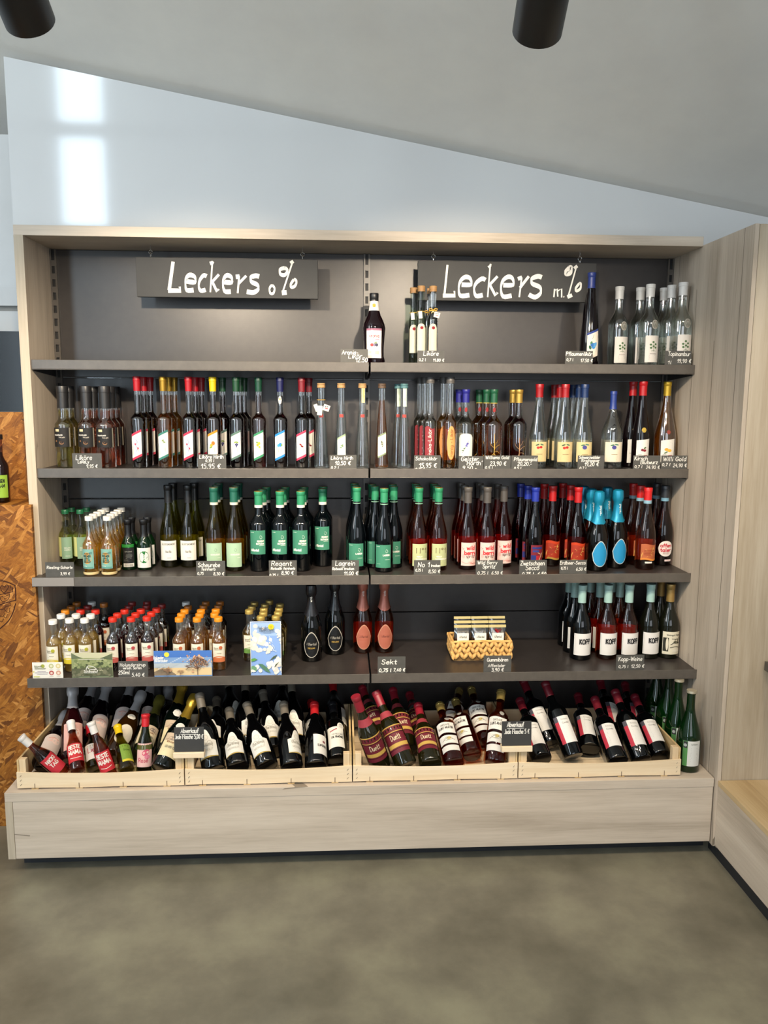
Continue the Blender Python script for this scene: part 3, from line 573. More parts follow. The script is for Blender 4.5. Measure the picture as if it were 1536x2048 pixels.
COUNT = {}
def put_kind(key, M, label, group):
    K = KIND[key]; t = bpy.data.objects.new(K['name'], None); COL.objects.link(t); t.empty_display_size = .02; t.matrix_world = M
    tag(t, label, 'bottle', group)
    for pn, me, subs in K['parts']:
        o = bpy.data.objects.new(pn, me); COL.objects.link(o); o.parent = t
        for sn, sm in subs:
            q = bpy.data.objects.new(sn, sm); COL.objects.link(q); q.parent = o
    return t
def back(z0, z1, w=.07, c='e8e2d0'): return dict(z0=z0, z1=z1, w=w, c=c, rot=180, n='back_label')  # orange and yellow colours passed in paint light glowing through the drink
CLEAR = thin_glass('fafcfb', 1.6); CLEARG = thin_glass('dfe9e2'); OLIVE = thin_glass('8f9a4a'); GREENG = thin_glass('3d8a45'); PINKG = thin_glass('f0e0de')
W_, K_, G_ = 'f1ece0', '1c1c1c', '8a8578'
# --- second shelf: tall slim liqueurs with slanted labels
HP = prof(.0285, .345, .535, .0118, .62, 1.0)
def hirth(key, cap, capm, drink, stripe, fruit, extra=()):
    lab = dict(z0=.028, z1=.148, w=.040, c=W_, s='slant', rot=-4, ops=[('b', 0, 1, .91, 1, stripe), ('b', 0, 1, 0, .09, stripe), ('b', .12, .2, .2, .55, 'cfc9ba'), ('b', .66, .72, .22, .38, 'c0b8a8')]+fruit)
    kind(key, 'liqueur_bottle', HP, CLEAR, drink, .80, [('capsule', capm, .845, 1, .0009, 'capsule')], [lab, back(.04, .13, .03)]+list(extra))
dk = tint('3a0d10'); am = tint('b56a18'); dam = tint('6e2f10'); ra = tint('8a3210')
hirth('hirth_red', 0, pm('b01522', .35), dk, 'd23a56', [('l', [(-2, 22), (4, 12), (-2, 0), (4, -12), (0, -24)], 1.6, '33559c', 1), ('e', -4, 4, 3, 4, 'd8405a'), ('e', 6, -12, 3, 4, 'd8405a')])
hirth('hirth_gold', 0, foil('b58f35', .35, .7), tint('dc9c3c'), '3f7f74', [('e', 0, 18, 5, 3, '8d9f6a', .5), ('e', 5, 12, 5, 2.5, '75915a', -.4), ('l', [(2, 24), (2, 4)], 1, '6f8550')])
hirth('hirth_yellow', 0, pm('e3c210', .35), dam, 'e08a25', [('e', 3, 8, 7, 8, 'e0702c'), ('e', -4, 0, 6, 6, 'f0a03c'), ('e', -6, -8, 6, 3, '79a040', .5)])
hirth('hirth_green', 0, pm('17452a', .35), dk, '5d7a70', [('e', x, y, 2.6, 2.6, '2d2f6a') for x, y in ((0, 4), (4, 6), (7, 4), (2, 0), (5, 0), (3, -5))]+[('e', -1, 12, 5, 3, '86a045', .4), ('e', 6, 12, 5, 3, '86a045', -.4)])
hirth('hirth_teal', 0, pm('15422f', .3), ra, '3b8a62', [('e', 3, 8, 5, 6, 'e6b83a'), ('e', -3, 2, 5, 6, 'e9a73a'), ('e', 4, -6, 4, 5, 'efc04a'), ('e', -5, 12, 4, 3, '5d8a3c')])
hirth('hirth_blue', 0, pm('181c4e', .35), tint('42140c'), '2f86cf', [('e', 3, 3, 7, 8, '2d7fd0'), ('e', -5, 0, 5, 6, '3f9ad8'), ('e', 8, 2, 3, 5, '6f9f4a'), ('l', [(-4, -26), (-4, -14)], 1.4, 'd79a3a')], [dict(z0=.245, z1=.275, w=.015, c='ece6d8', s='oval', n='neck_label', ops=[('e', 0, 4, 3, 4, 'e0a53a')])])
hirth('hirth_bean', 0, pm('761722', .35), dk, 'cf3c5c', [('e', -2, 4, 5, 3.2, '8c2226', -.5), ('e', 4, -3, 6, 3.4, '7a1c20', -.4)])
# clear tapering bottles
CP = cone(.0285, .325, .04, .0125, .80)
corkm = pm('b08a5c', .7); tagc = 'efe9da'
def taper(key, drink, capm, labels, extra=None, fill=.66):
    kind(key, 'spirit_bottle', CP, CLEAR, drink, fill, [('stopper', capm, .945, 1.0, 0, 'cork')], labels, extra)
redseal = dict(z0=.196, z1=.208, w=.016, c='a03a34', n='neck_label')
def tag_mesh(pts, cherry=None):
    mb = MB()
    for (cx, cy, z, w, h, a) in pts:
        c, s = math.cos(a), math.sin(a); vs = []
        for dy in (0, -.0008):
            for x, y in ((-w, -h), (w, -h), (w, h), (-w, h)): vs.append((cx+x*c-y*s, cy+dy, z+x*s+y*c))
        mb.add(vs, [(0, 1, 2, 3), (7, 6, 5, 4), (0, 4, 5, 1), (1, 5, 6, 2), (2, 6, 7, 3), (3, 7, 4, 0)], paper(tagc))
    if cherry:
        cx, cy, z, s = cherry; art(mb, [('e', -2, -2, 2.6*s, 2.4*s, 'b03040'), ('e', 3, -3, 2.6*s, 2.4*s, 'b03040'), ('e', -3, 4, 3*s, 2*s, '2f3a30', .4), ('e', 4, 4, 3*s, 2*s, '4a5a3a', -.4)], lambda x, y, l: (cx+x/1000, cy-.0016-.00005*l, z+y/1000))
    return mb.mesh('tag')
def string_mesh(z, r, bow=False):
    mb = MB(); mb.tube([(r*math.cos(a), r*math.sin(a), z) for a in [k*math.pi/8 for k in range(17)]], .0016, 6, pm('c39a3a', .7))
    if bow:
        for sx in (-1, 1):
            mb.tube([(0, -r-.002, z), (sx*.008, -r-.005, z+.006), (sx*.016, -r-.004, z+.004), (sx*.014, -r-.004, z-.003), (0, -r-.002, z)], .0018, 6, pm('d1a63f', .7))
            mb.tube([(0, -r-.002, z), (sx*.006, -r-.003, z-.012)], .0015, 5, pm('d1a63f', .7))
    return mb.mesh('string')
lt = tint('f4f6f4')
taper('taper_tags', lt, corkm, [redseal], [('string', string_mesh(.262, .0152)), ('tag', tag_mesh([(-.018, -.020, .232, .007, .014, .35), (-.005, -.026, .222, .009, .018, -.1), (.020, -.024, .232, .012, .0115, -.35)], (.020, -.0245, .232, 1)))])
taper('taper_herb', lt, corkm, [redseal, dict(z0=.02, z1=.135, w=.034, c='dfe6d4', s='slant', fine=1, ops=[('b', 0, 1, .93, 1, '9db68f'), ('b', 0, 1, 0, .07, 'a8bd98')]+[('e', 3*math.cos(k)*1.6, 8+6*math.sin(k*1.3), 3, 1.6, '6d8c60', k) for k in range(9)])])
taper('taper_strip', lt, corkm, [redseal, dict(z0=.252, z1=.318, w=.014, c='e6cf94', rot=12, n='neck_label', fine=1, ops=[('r', -1.5, -14, 1, 18, 'c9ad6c')])])
taper('taper_amber', tint('e6a548'), pm('5a4636', .6), [dict(z0=.04, z1=.142, w=.034, c='e9e2cc', s='slant', fine=1, ops=[('b', 0, 1, .93, 1, '7f8f6e'), ('b', 0, 1, 0, .07, '7f8f6e')]+[('e', 2*math.cos(k*2.2), 4+9*math.sin(k*1.7), 1.4, 5, '46503c', k-.6) for k in range(6)])], fill=.80)
taper('taper_teal', lt, pm('4f7a80', .5), [redseal, dict(z0=.238, z1=.312, w=.015, c='cfdfc8', rot=10, n='neck_label', fine=1, ops=[('r', -1, -16, 1, -4, 'a5b59c')])])
SP = prof(.0272, .352, .50, .0125, .60)
def slimc(key, drink, cap, L, fill=.72, name='liqueur_bottle', P=SP, capz=.93): kind(key, name, P, CLEAR, drink, fill, [('stopper', cap, capz, 1, .0025, 'screw')], L)
def vtext(s, x, size, length, col, pen):
    "writing that runs up the bottle"
    return [('l', [(x-b, a) for a, b in p], pen, col) for p in text_lines(s, -length/2, -size/2, length, size)]
slimc('choco', tint('b8b09a'), pm('5d5a58', .4), [dict(z0=.02, z1=.165, w=.040, c='8e3038', s='wave', rot=-6, ops=vtext('Schoko-Likör', 0, 13, 122, W_, 1.7)), back(.03, .15, .05, '6e3034')], .55)
slimc('honey', tint('e4aa44'), pm('5d5a58', .4), [dict(z0=.035, z1=.165, w=.036, c='e9a05e', s='oval', rot=6, ops=vtext('Honig - Likör', 0, 12, 108, '4a2c14', 1.3)), back(.03, .15, .05, 'f0a030')], .60)
GP = prof(.0345, .305, .55, .0135, .68)
def half(key, cap, drink, L, fill=.9): kind(key, 'spirit_bottle', GP, CLEAR, drink, fill, [('capsule', cap, .835, 1, .0009, 'capsule')], L)
rseal = dict(z0=.218, z1=.236, w=.013, c='9a2c2c', s='oval', n='neck_label')
half('gentian', pm('2b2a8c', .35), lt, [rseal, dict(z0=.035, z1=.135, w=.058, c='ece8e0', s='arch', ops=[('l', [(-14, -26), (-2, -4), (10, 22)], 1.2, '5a5a5a', 1), ('e', 6, 10, 6, 4, '5b57a8', .6), ('e', 2, 2, 5, 3, '6a68b5', -.3), ('e', -6, -8, 5, 2.4, '6d8a64', .5), ('e', -12, -16, 5, 2, '72886a', .2), ('b', 0, 1, 0, .06, 'b9d0b4')]), back(.04, .13)])
gold = 'd0a24a'
def tree(col): return [('l', p, w, col, 1) for p, w in (([(0, -45), (-1, -20), (2, 5), (0, 30)], 1.6), ([(-1, -20), (-14, -34), (-20, -42)], 1.2), ([(0, -22), (12, -36), (20, -38)], 1.2), ([(0, -5), (12, 8), (24, 12)], 1.2), ([(1, 0), (-12, 10), (-18, 24)], 1.1), ([(1, 12), (10, 22), (14, 32)], 1), ([(-1, -14), (14, -14), (22, -22)], 1), ([(-1, -30), (-10, -44)], 1), ([(0, -30), (8, -46)], 1))]
eng = dict(z0=.02, z1=.13, w=.05, c='000000', n='engraving')
half('pear', pm('1c5a3c', .35), tint('cc8a38'), [dict(z0=.252, z1=.257, w=.088, c='c7b04a', n='cap_line'), rseal, dict(z0=.028, z1=.135, w=.002, c=gold, n='engraving', ops=tree(gold))], .93)
half('plum_gold', foil('c8a24c', .35, .6), tint('7a1420'), [dict(z0=.03, z1=.12, w=.002, c='c08a5a', n='engraving', ops=tree('c9a07a')), back(.03, .115, .075, 'c03a30')], .9)
FP = prof(.036, .327, .36, .0135, .90, .78)
flute_lab = lambda fruit, c='dcc38f', w=.066: dict(z0=.028, z1=.105, w=w, c=c, ops=fruit+[('k', -22, 22, -4, 5, 6, 1.0, 'a98e5e'), ('r', -12, -10, 12, -8, '8f7a50')])
cherry = [('e', -6, 16, 6, 5, 'c4322c'), ('e', 5, 18, 6, 5, 'b62a28'), ('e', -9, 27, 8, 3, '4c6a50', .4), ('e', 9, 28, 8, 3, '567a5c', -.3)]
plum = [('e', -2, 18, 9, 8, '4a4a90'), ('e', -9, 27, 8, 3, '4f7a5e', .3), ('e', 8, 29, 9, 3, '5f8a70', -.2)]
kind('cherry', 'spirit_bottle', FP, CLEAR, lt, .9, [('capsule', pm('a0141c', .35), .845, 1, .0009, 'capsule')], [flute_lab(cherry), back(.03, .11, .075, 'dccb9a')])
kind('plum', 'spirit_bottle', FP, CLEAR, lt, .9, [('capsule', pm('16305e', .35), .845, 1, .0009, 'capsule')], [flute_lab(plum, 'dcc793', .070), back(.03, .11, .075, 'dccb9a')])
kind('damson', 'spirit_bottle', prof(.042, .302, .46, .0115, .86, .8), CLEAR, lt, .9, [('capsule', pm('223a86', .4), .77, 1, .0009, '')], [flute_lab(plum, 'e6d9c2', .076), back(.03, .11, .05, 'cfc6ae')])
tl = lambda fr: dict(z0=.018, z1=.118, w=.056, c='e8e4dc', s='tilt', rot=0, ops=[('k', -22, 22, 36, 2, 5, 1.6, '9c8d7c')]+fr+[('r', 2, -16, 18, -14, 'c04a4a'), ('r', -20, -12, -6, -10, '9a9a9a'), ('k', -14, 16, -24, 3, 6, 1, 'b0a89a')])
kind('blood', 'spirit_bottle', prof(.034, .34, .36, .014, .88, .8), dark_glass('0c0406'), None, 0, [('capsule', pm('b4141c', .35), .84, 1, .0009, 'capsule')], [tl([('e', -4, 6, 6, 5, '7a2430'), ('e', 5, 4, 7, 5, '8c2c36'), ('e', 6, 14, 6, 3, '4f6a40', .5)]), dict(z0=.142, z1=.162, w=.02, c='b79a3c', s='oval', n='medal')])
kind('pear_gold', 'spirit_bottle', prof(.042, .34, .36, .0135, .88, .8), CLEAR, tint('d89e44'), .86, [('capsule', foil('b99a2c', .35, .5), .84, 1, .0009, 'capsule')], [tl([('e', -6, 8, 8, 6, 'e0a83c'), ('e', 6, 4, 9, 6, 'e6b84a'), ('e', -8, -4, 8, 3, '6a7f5c', .5)]), dict(z0=.136, z1=.152, w=.016, c='8e3a30', s='oval', n='seal')])
def lerely(key, drink, r):
    kind(key, 'liqueur_bottle', prof(.0345, .308, .52, .0195, .62, 1, .0006), CLEAR, drink, .70, [('capsule', pm('242426', .4), .73, 1, .0010, 'capsule')], [dict(z0=.08, z1=.152, w=.080, c='1d1c1c', rot=r, ops=[('r', -18, 22, -2, 31, 'd9c9a0'), ('t', 'FRUCHTLIKÖR', -6, 6, 34, 4.5, W_, .9), ('t', 'fruity apfel', 8, -2, 22, 5, 'c9c0b0', .7), ('e', 6, -20, 9, 7, '8f6a4a'), ('e', 7, -18, 7.5, 5.5, '2a2220'), ('e', -16, -14, 4, 3.4, '8a6444'), ('b', .94, 1, 0, 1, '8f8878')])])
lerely('apple_liqueur', tint('ece09a'), -8); lerely('berry_liqueur', tint('eaa486'), -6)
# --- top shelf
kind('aronia', 'liqueur_bottle', [(.034, 0), (.041, .003), (.043, .014), (.038, .03), (.0375, .06), (.042, .115), (.0435, .135), (.041, .15), (.034, .167), (.026, .183), (.021, .198), (.0175, .22), (.016, .238), (.016, .262), (.016, .265)], dark_glass('12050a'), None, 0, [('cap', '1a1a1c', .89, 1, .001, 'screw')],
 [dict(z0=.022, z1=.132, w=.062, c='ece4e0', fine=1, ops=[('b', 0, 1, .93, 1, 'a06a80'), ('e', -8, 46, 6, 3, W_), ('e', 8, 44, 5, 3, W_), ('t', 'Aronia', 0, 22, 40, 14, 'b0324a', 1.6), ('r', 4, 14, 20, 16, 'd07a8a'), ('e', -8, -6, 7, 6, 'c04a48'), ('e', 2, -6, 6, 6, '8a7f9a'), ('e', 10, -6, 6, 6, '4a4a60'), ('e', 6, 2, 6, 3, '8aa070', .4), ('r', -22, -42, -10, -28, 'c9b8b4'), ('r', 4, -44, 20, -28, 'bfb6ae')]), dict(z0=.200, z1=.236, w=.052, c='ece4e0', n='neck_label', fine=1, ops=[('e', 0, 1, 7, 7, 'e0a23c')])])
KP = prof(.0195, .292, .56, .0125, .68)
lab_k = dict(z0=.045, z1=.152, w=.034, c='e6d6c0', s='arch', ops=[('e', 2, 38, 6.5, 6, '9c2630'), ('e', 2, 38, 4, 4, '8a1c26'), ('k', -8, 10, 14, 3, 7, 1, 'b09c8a'), ('k', -9, 9, -18, 3, 6, .8, 'c2b09c')])
kind('slim_clear', 'liqueur_bottle', KP, CLEARG, tint('c8ccb4'), .72, [('stopper', pm('a98050', .6), .93, 1, .001, 'screw')], [lab_k], [('string', string_mesh(.198, .0140)), ('tag', tag_mesh([(-.004, -.018, .184, .007, .013, .1)]))])
kind('slim_dark', 'liqueur_bottle', KP, CLEAR, tint('150608'), .74, [('stopper', pm('a98050', .6), .93, 1, .001, 'screw')], [lab_k], [('string', string_mesh(.202, .0140, True)), ('tag', tag_mesh([(.014, -.020, .184, .011, .010, -.25)], (.014, -.0205, .184, .8)))])
kind('pflaume', 'liqueur_bottle', cone(.037, .352, .30, .0135, .86), dark_glass('0a0508'), None, 0, [('capsule', pm('24377e', .4), .835, 1, .0009, 'capsule')],
 [dict(z0=.02, z1=.142, w=.048, c='e9dfcf', s='slant', rot=8, fine=1, ops=[('b', 0, 1, .92, 1, '2f458c'), ('e', 2, -6, 9, 12, '3f86c8', -.2), ('e', 8, -2, 6, 11, '5a9fd6', -.5), ('e', -6, 0, 6, 10, '356fb0', .3), ('e', -12, -12, 5, 8, '2f5f4a', .3), ('e', -8, 6, 4, 6, '4a7a5a', -.4), ('l', [(-4, 20), (2, 36)], 1.2, '55606a'), ('l', [(16, 14), (20, 34)], 1, '8a8a8a'), ('l', [(12, -30), (18, -8)], 1, '9a968a')])])
TP = prof(.0395, .315, .53, .0150, .74, .9)
burr = []
for x, y in ((0, 26), (-10, 16), (10, 18), (-9, 4), (10, 5), (1, 10)): burr += [('e', x, y, 5, 4, '6f8a62'), ('e', x, y, 3, 2.6, '50704a')]
kind('topi', 'spirit_bottle', TP, CLEAR, tint('f2f6f2'), .80, [('capsule', pm('e6e4e0', .4), .845, 1, .0012, 'capsule')],
 [dict(z0=.016, z1=.118, w=.062, c='e8e2da', rot=8, ops=burr+[('l', [(0, 20), (1, -10)], 1.2, '6a8060'), ('l', [(-8, -8), (1, -6), (10, -9)], 1.6, '7c8f70', 1), ('r', -13, -20, 14, -18.4, '8a7f78'), ('k', -20, 22, -25, 4, 5, .9, 'b3aaa2')]), dict(z0=.142, z1=.178, w=.030, c='a9a69c', s='oval', rot=14, n='seal', ops=[('e', 0, 0, 11, 14, '8a897f'), ('r', -3, -13, 3, 13, '7a3a3a'), ('r', -1, -13, 1, 13, 'c0b8a8')])])
# --- third shelf
green_small = thin_glass('d4e0b0')
kind('schorle', 'wine_spritzer_bottle', prof(.0285, .224, .54, .0115, .76, .95), thin_glass('eef4dc'), tint('e4e09a'), .68, [('cap', '1f6a44', .93, 1, .0016, 'screw')], [dict(z0=.032, z1=.118, w=.042, c='8fae90', rot=22, ops=[('t', 'RIESLING', 2, -2, 24, 4, W_, .8), ('t', 'SCHORLE', 2, -10, 24, 4, W_, .8), ('t', 'Alfental', 2, -34, 18, 4, W_, .6)]), dict(z0=.04, z1=.118, w=.04, c='d9d98e', rot=-60, n='side_label')])
kind('juice', 'juice_bottle', prof(.0285, .223, .50, .0118, .70, .9), CLEAR, tint('f6c848', .16), .72, [('cap', 'eeece4', .93, 1, .0022, 'screw')], [dict(z0=.028, z1=.102, w=.050, c='7fb0a4', rot=-10, ops=[('e', 0, 3, 17, 22, 'e0a14a'), ('e', 14, 22, 7, 5, '5f8f8a', .5), ('r', -23, -35, 22, -30, '5c9a90'), ('t', 'FUNKY', 0, 17, 22, 5.5, '2d4a40', 1.3), ('t', 'ROEMER', 0, 7, 28, 7, '2d4a40', 1.8), ('t', 'APFEL', 0, -3, 24, 6.5, '2d4a40', 1.6), ('t', 'SECCO', 0, -14, 26, 8, '2d4a40', 2), ('t', 'fruchtig', -10, -29, 18, 4, 'dfe9df', .7)]), back(.035, .10, .05, 'f0d9a0'), dict(z0=.004, z1=.014, w=.16, c='e8cf96', n='sediment')])
PICP = prof(.0288, .195, .46, .0125, .74, .95)
PICG = pm('06210c', .06)
kind('piccolo_bar', 'piccolo_bottle', PICP, PICG, None, 0, [('foil', pm('121214', .3), .66, 1, .0008, 'capsule')], [dict(z0=.012, z1=.088, w=.046, c='191a1a', rot=15, ops=[('r', -21, -36, 21, -22, 'e6e2d8')]+[('r', -17+k*2.6, -34, -16+k*2.6, -25, '2a2a2a') for k in range(13)]+[('t', 'Erfrischend', 0, 22, 26, 5, '9a9a92', .8), ('e', 3, 8, 12, 9, '4a4c4a'), ('k', -12, 16, 12, 5, 4, .9, '8a8a82'), ('k', -20, 4, -8, 3, 4, .8, '77776f')]), dict(z0=.09, z1=.102, w=.05, c='1c7a2c', rot=10, n='painted_glow')])  # green strip above the label is painted light glowing through the glass
kind('piccolo_apple', 'piccolo_bottle', PICP, PICG, None, 0, [('foil', pm('121214', .3), .66, 1, .0008, 'capsule')], [dict(z0=.010, z1=.088, w=.060, c='ebe8e0', rot=2, ops=[('e', 2, 3, 20, 24, '2e7a40'), ('e', -4, 10, 9, 5, 'ebe8e0', .1), ('e', 8, -8, 11, 6, 'dfeadb', -.6), ('l', [(-2, -14), (10, -2), (16, 4)], 1.4, '2e7a40'), ('k', -24, 18, -29, 2, 4, 1, '8a8a80')])])
BURG = prof(.0372, .324, .40, .0145, .80, .86)
kind('white_moment', 'wine_bottle', BURG, thin_glass('d2d690'), tint('c8bc58'), .78, [('capsule', pm('18181a', .35), .79, 1, .0009, 'capsule')], [dict(z0=.03, z1=.108, w=.070, c='ece8dc', ops=[('t', 'GLÜCKSMOMENT', 2, 22, 54, 7, '3c3c3a', .9), ('k', -20, 28, 16, 2, 4, .8, '9a968c'), ('t', 'Rosé Blu', 2, -8, 22, 9, '55524c', .9), ('r', -4, -30, 12, -28, 'a09a8c')]), back(.03, .122, .09, 'e6d060')])
kind('pale_green_wine', 'wine_bottle', BURG, thin_glass('d8d498'), tint('d2b84c'), .80, [('capsule', pm('1d6150', .4), .82, 1, .0009, 'capsule'), ('cap_band', 'd9d6c6', .795, .825, .0014, ''), ('cap_top', foil('8a7440', .35, .5), .990, 1.002, .0022, '')], [dict(z0=.018, z1=.112, w=.066, c='a6c3a4', rot=2, ops=[('t', 'SCHEUREBE', 6, 0, 36, 5, W_, 1.1), ('l', [(2, 20), (8, 14), (12, 20), (8, 26), (4, 23)], .9, '5c8068', 1), ('r', 14, -10, 26, -9, W_), ('k', -22, 0, -36, 2, 4, .8, '7fa084')]), back(.02, .12, .09, 'e8c838')])
def alf(key, P, word, z0, z1, script=True):
    kind(key, 'red_wine_bottle', P, dark_glass('04070a'), None, 0, [('capsule', pm('2f8a62', .4), .835, 1, .0009, 'capsule'), ('cap_band', 'e6e4da' if script else '8fc0a4', .80 if script else .81, .835 if script else .82, .0014, ''), ('cap_top', foil('c9a540', .3, .6), .992, 1.003, .0018, '')],
     [dict(z0=z0, z1=z1, w=.066, c='3d8268', rot=-6, ops=[('t', word[0], 14, 2, 26, 6, W_, 1.5)]+([('t', word[1], 12, -8, 30, 6, W_, 1.5)] if len(word) > 1 else [])+[('r', 8, -13, 28, -11.6, 'cfe0d4'), ('l', [(10, 20), (15, 14), (20, 20), (15, 27), (11, 24)], 1, 'd9e6dc', 1), ('r', -28, 38, -12, 39.4, 'cfe0d4')]+([('t', 'Alfental', -10, -34, 34, 9, 'f4f2ea', 2)] if script else [('r', -26, -30, -10, -28.6, '9ac0a8')]))])
alf('regent', prof(.0365, .309, .58, .0145, .735, .95), ['REGENT', 'ROTWEIN'], .069, .162)
LAG = prof(.0362, .323, .42, .0140, .81, .86)
alf('lagrein', LAG, ['LAGREIN'], .018, .108, False)
kind('numbered_rose', 'rose_wine_bottle', LAG, thin_glass('f0ded4'), tint('b8642e'), .80, [('capsule', pm('2f8a62', .4), .835, 1, .0009, 'capsule'), ('cap_band', '8fc0a4', .81, .82, .0014, ''), ('cap_top', foil('c9a540', .3, .6), .992, 1.003, .0018, '')],
 [dict(z0=.020, z1=.108, w=.068, c='b7be8e', rot=6, ops=[('t', 'N°', -2, 8, 30, 20, '6e5c40', 2.4), ('t', '1', 22, 8, 7, 20, '6e5c40', 2.6), ('t', 'MERLOT', -4, -8, 22, 4.6, W_, 1.1), ('t', 'SAUVIGNON BLANC', 6, -18, 50, 5, W_, 1.2), ('k', 0, 26, -25, 1, 4, 1, 'e8e6d0')]), back(.02, .118, .085, 'f08a30')])
kind('berry_spritz', 'spritz_bottle', LAG, thin_glass('f0d8d4'), tint('b03a2c'), .82, [('capsule', pm('55504c', .4), .815, 1, .0009, 'capsule'), ('cap_top', foil('b0a898', .3, .5), .992, 1.003, .0018, '')],
 [dict(z0=.018, z1=.110, w=.066, c='eec9c0', rot=4, ops=[('e', 8, 6, 26, 32, 'f3ddd4'), ('l', [(-30, -30), (-14, -36), (10, -32)], 3, 'e4a8a0', 1), ('e', -22, -8, 6, 9, 'e8b4ac'), ('t', 'wild', 8, 18, 34, 16, 'd8353c', 3.4), ('t', 'berry', 6, -2, 48, 16, 'd8353c', 3.6), ('t', 'spritz', 6, -14, 36, 12, '3f3a38', 1.6), ('l', [(-28, 26), (-22, 20)], 1, '6a5a50'), ('l', [(-26, 18), (-20, 24)], 1, '6a5a50'), ('t', 'Alfental', 16, -38, 24, 5, 'd07a70', 1)]), back(.02, .125, .085, 'f08a50')])
leaf_ops = [('p', [(-30, -12), (-26, -2), (-8, 6), (-16, 12), (6, 14), (22, 22), (18, 14), (28, 12), (14, 6), (24, 0), (8, -6), (14, -14), (-6, -18), (-18, -26), (-30, -24)], 'dcb25c')]+[('r', -20, -12+k*6, 10+k*3, -10+k*6, '8a3420') for k in range(4)]
kind('plum_secco', 'secco_bottle', LAG, thin_glass('d8c4cc'), tint('5a1826'), .80, [('capsule', pm('2436a0', .35), .835, 1, .0009, 'capsule')], [dict(z0=.020, z1=.10, w=.05, c='7a1a28', rot=8, ops=[('r', -20, 24, 22, 32, '26357a'), ('r', -18, 12, 8, 20, '303f86'), ('r', -24, -24, -4, 0, '28347a'), ('r', -4, -24, 14, -2, 'b02830'), ('l', [(10, -18), (18, 0), (22, 8)], 3, 'd8c89a'), ('l', [(2, 10), (14, 4)], 2, 'd8c89a')])])
kind('straw_secco', 'secco_bottle', LAG, thin_glass('e8ccc8'), tint('98301c'), .80, [('capsule', pm('be1c1e', .35), .815, 1, .0009, 'capsule')], [dict(z0=.030, z1=.108, w=.064, c='a83218', s='wave', rot=2, ops=leaf_ops+[('b', 0, 1, .86, 1, 'c8401c'), ('b', .1, .95, 0, .1, 'b08a3c')]), back(.02, .12, .085, 'e06a20')])
SEKT = prof(.0435, .312, .42, .0155, .80, .85)
def sekt(key, P, glass, foilm, eggc, border, script, drink=None, fz=.60, eg=(.022, .118)):
    kind(key, 'sparkling_wine_bottle', P, glass, drink, .62, [('foil', foilm, fz, 1, .0012, 'foil')], [dict(z0=eg[0]-.003, z1=eg[1]+.004, w=.066, c=border, s='egg', rot=4, n='label_rim', off=.0003), dict(z0=eg[0], z1=eg[1], w=.060, c=eggc, s='egg', rot=4, mat=pm(eggc, .4), off=.0007)]+script)
sekt('blue_sekt', SEKT, dark_glass('060403'), foil('1c93b8', .3, .35), '1f8fc4', 'b9c7cc', [dict(z0=.20, z1=.262, w=.010, c='1c93b8', n='foil_lettering', fine=1, rot=10, mat=foil('1c93b8', .3, .35), ops=vtext('Alfental', 0, 9, 52, 'dfeff2', 1.8))])
sekt('black_sekt', prof(.0408, .302, .44, .0150, .80, .85), dark_glass('030405'), pm('15161b', .28), '0a0b0c', 'b6b2a8', [dict(z0=.048, z1=.085, w=.05, c='0a0b0c', rot=4, n='lettering_patch', off=.0008, ops=[('t', 'Alfental', 0, 2, 40, 10, 'a8a49a', 1.4), ('t', 'RIESLING', 0, -12, 28, 5, 'b39548', 1.1), ('k', -12, 12, -17, 1, 3, .8, '77705c')]), dict(z0=.215, z1=.268, w=.010, c='15161b', n='foil_lettering', fine=1, ops=vtext('Alfental', 0, 9, 46, 'e4e4de', 1.6)), dict(z0=.192, z1=.196, w=.075, c='8f8c84', n='foil_line')])
sekt('rose_sekt', prof(.0395, .300, .42, .0150, .80, .85), thin_glass('f2d8c0'), foil('b56a58', .35, .3), 'a8614e', 'c08a70', [back(.03, .115, .095, 'f4a040'), dict(z0=.055, z1=.08, w=.04, c='a8614e', rot=4, n='lettering_patch', off=.0008, ops=[('t', 'Alfental', 0, 0, 34, 9, '5a2a24', 1.3), ('k', -16, 16, -8, 1, 3, .9, '6a362e')]), dict(z0=.215, z1=.262, w=.010, c='b56a58', n='foil_lettering', fine=1, ops=vtext('Alfental', 0, 9, 40, 'f0e2dc', 1.6))], tint('b8641e'))
kind('pale_secco', 'secco_bottle', prof(.0385, .324, .42, .0140, .82, .86), thin_glass('f0e4de'), tint('c88a6c'), .82, [('capsule', pm('cf1f20', .35), .845, 1, .0009, 'capsule'), ('cap_band', '8fb6c8', .81, .85, .0014, '')], [dict(z0=.040, z1=.106, w=.066, c='b8643c', s='wave', rot=0, ops=leaf_ops+[('b', 0, 1, .0, .12, 'e08a3c')]), dict(z0=.028, z1=.035, w=.03, c='ece6da', rot=0, n='small_label'), back(.03, .115, .085, 'f0a060')])
kind('round_label_secco', 'secco_bottle', prof(.0385, .324, .42, .0140, .82, .86), thin_glass('dcc8c8'), tint('7a2028'), .82, [('capsule', pm('30343a', .35), .845, 1, .0009, 'capsule'), ('cap_band', '7aa8c0', .81, .85, .0014, '')], [dict(z0=.04, z1=.104, w=.064, c='f0e8e2', s='oval', rot=-2, ops=[('t', 'affen', 0, 6, 44, 14, 'c8283c', 3.2), ('t', 'taler', 0, -12, 44, 14, 'c8283c', 3.2), ('t', 'SECCO', 0, -22, 24, 6, '8a5a50', 1)]), dict(z0=.020, z1=.028, w=.03, c='e6d0cc', rot=14, n='small_label')])
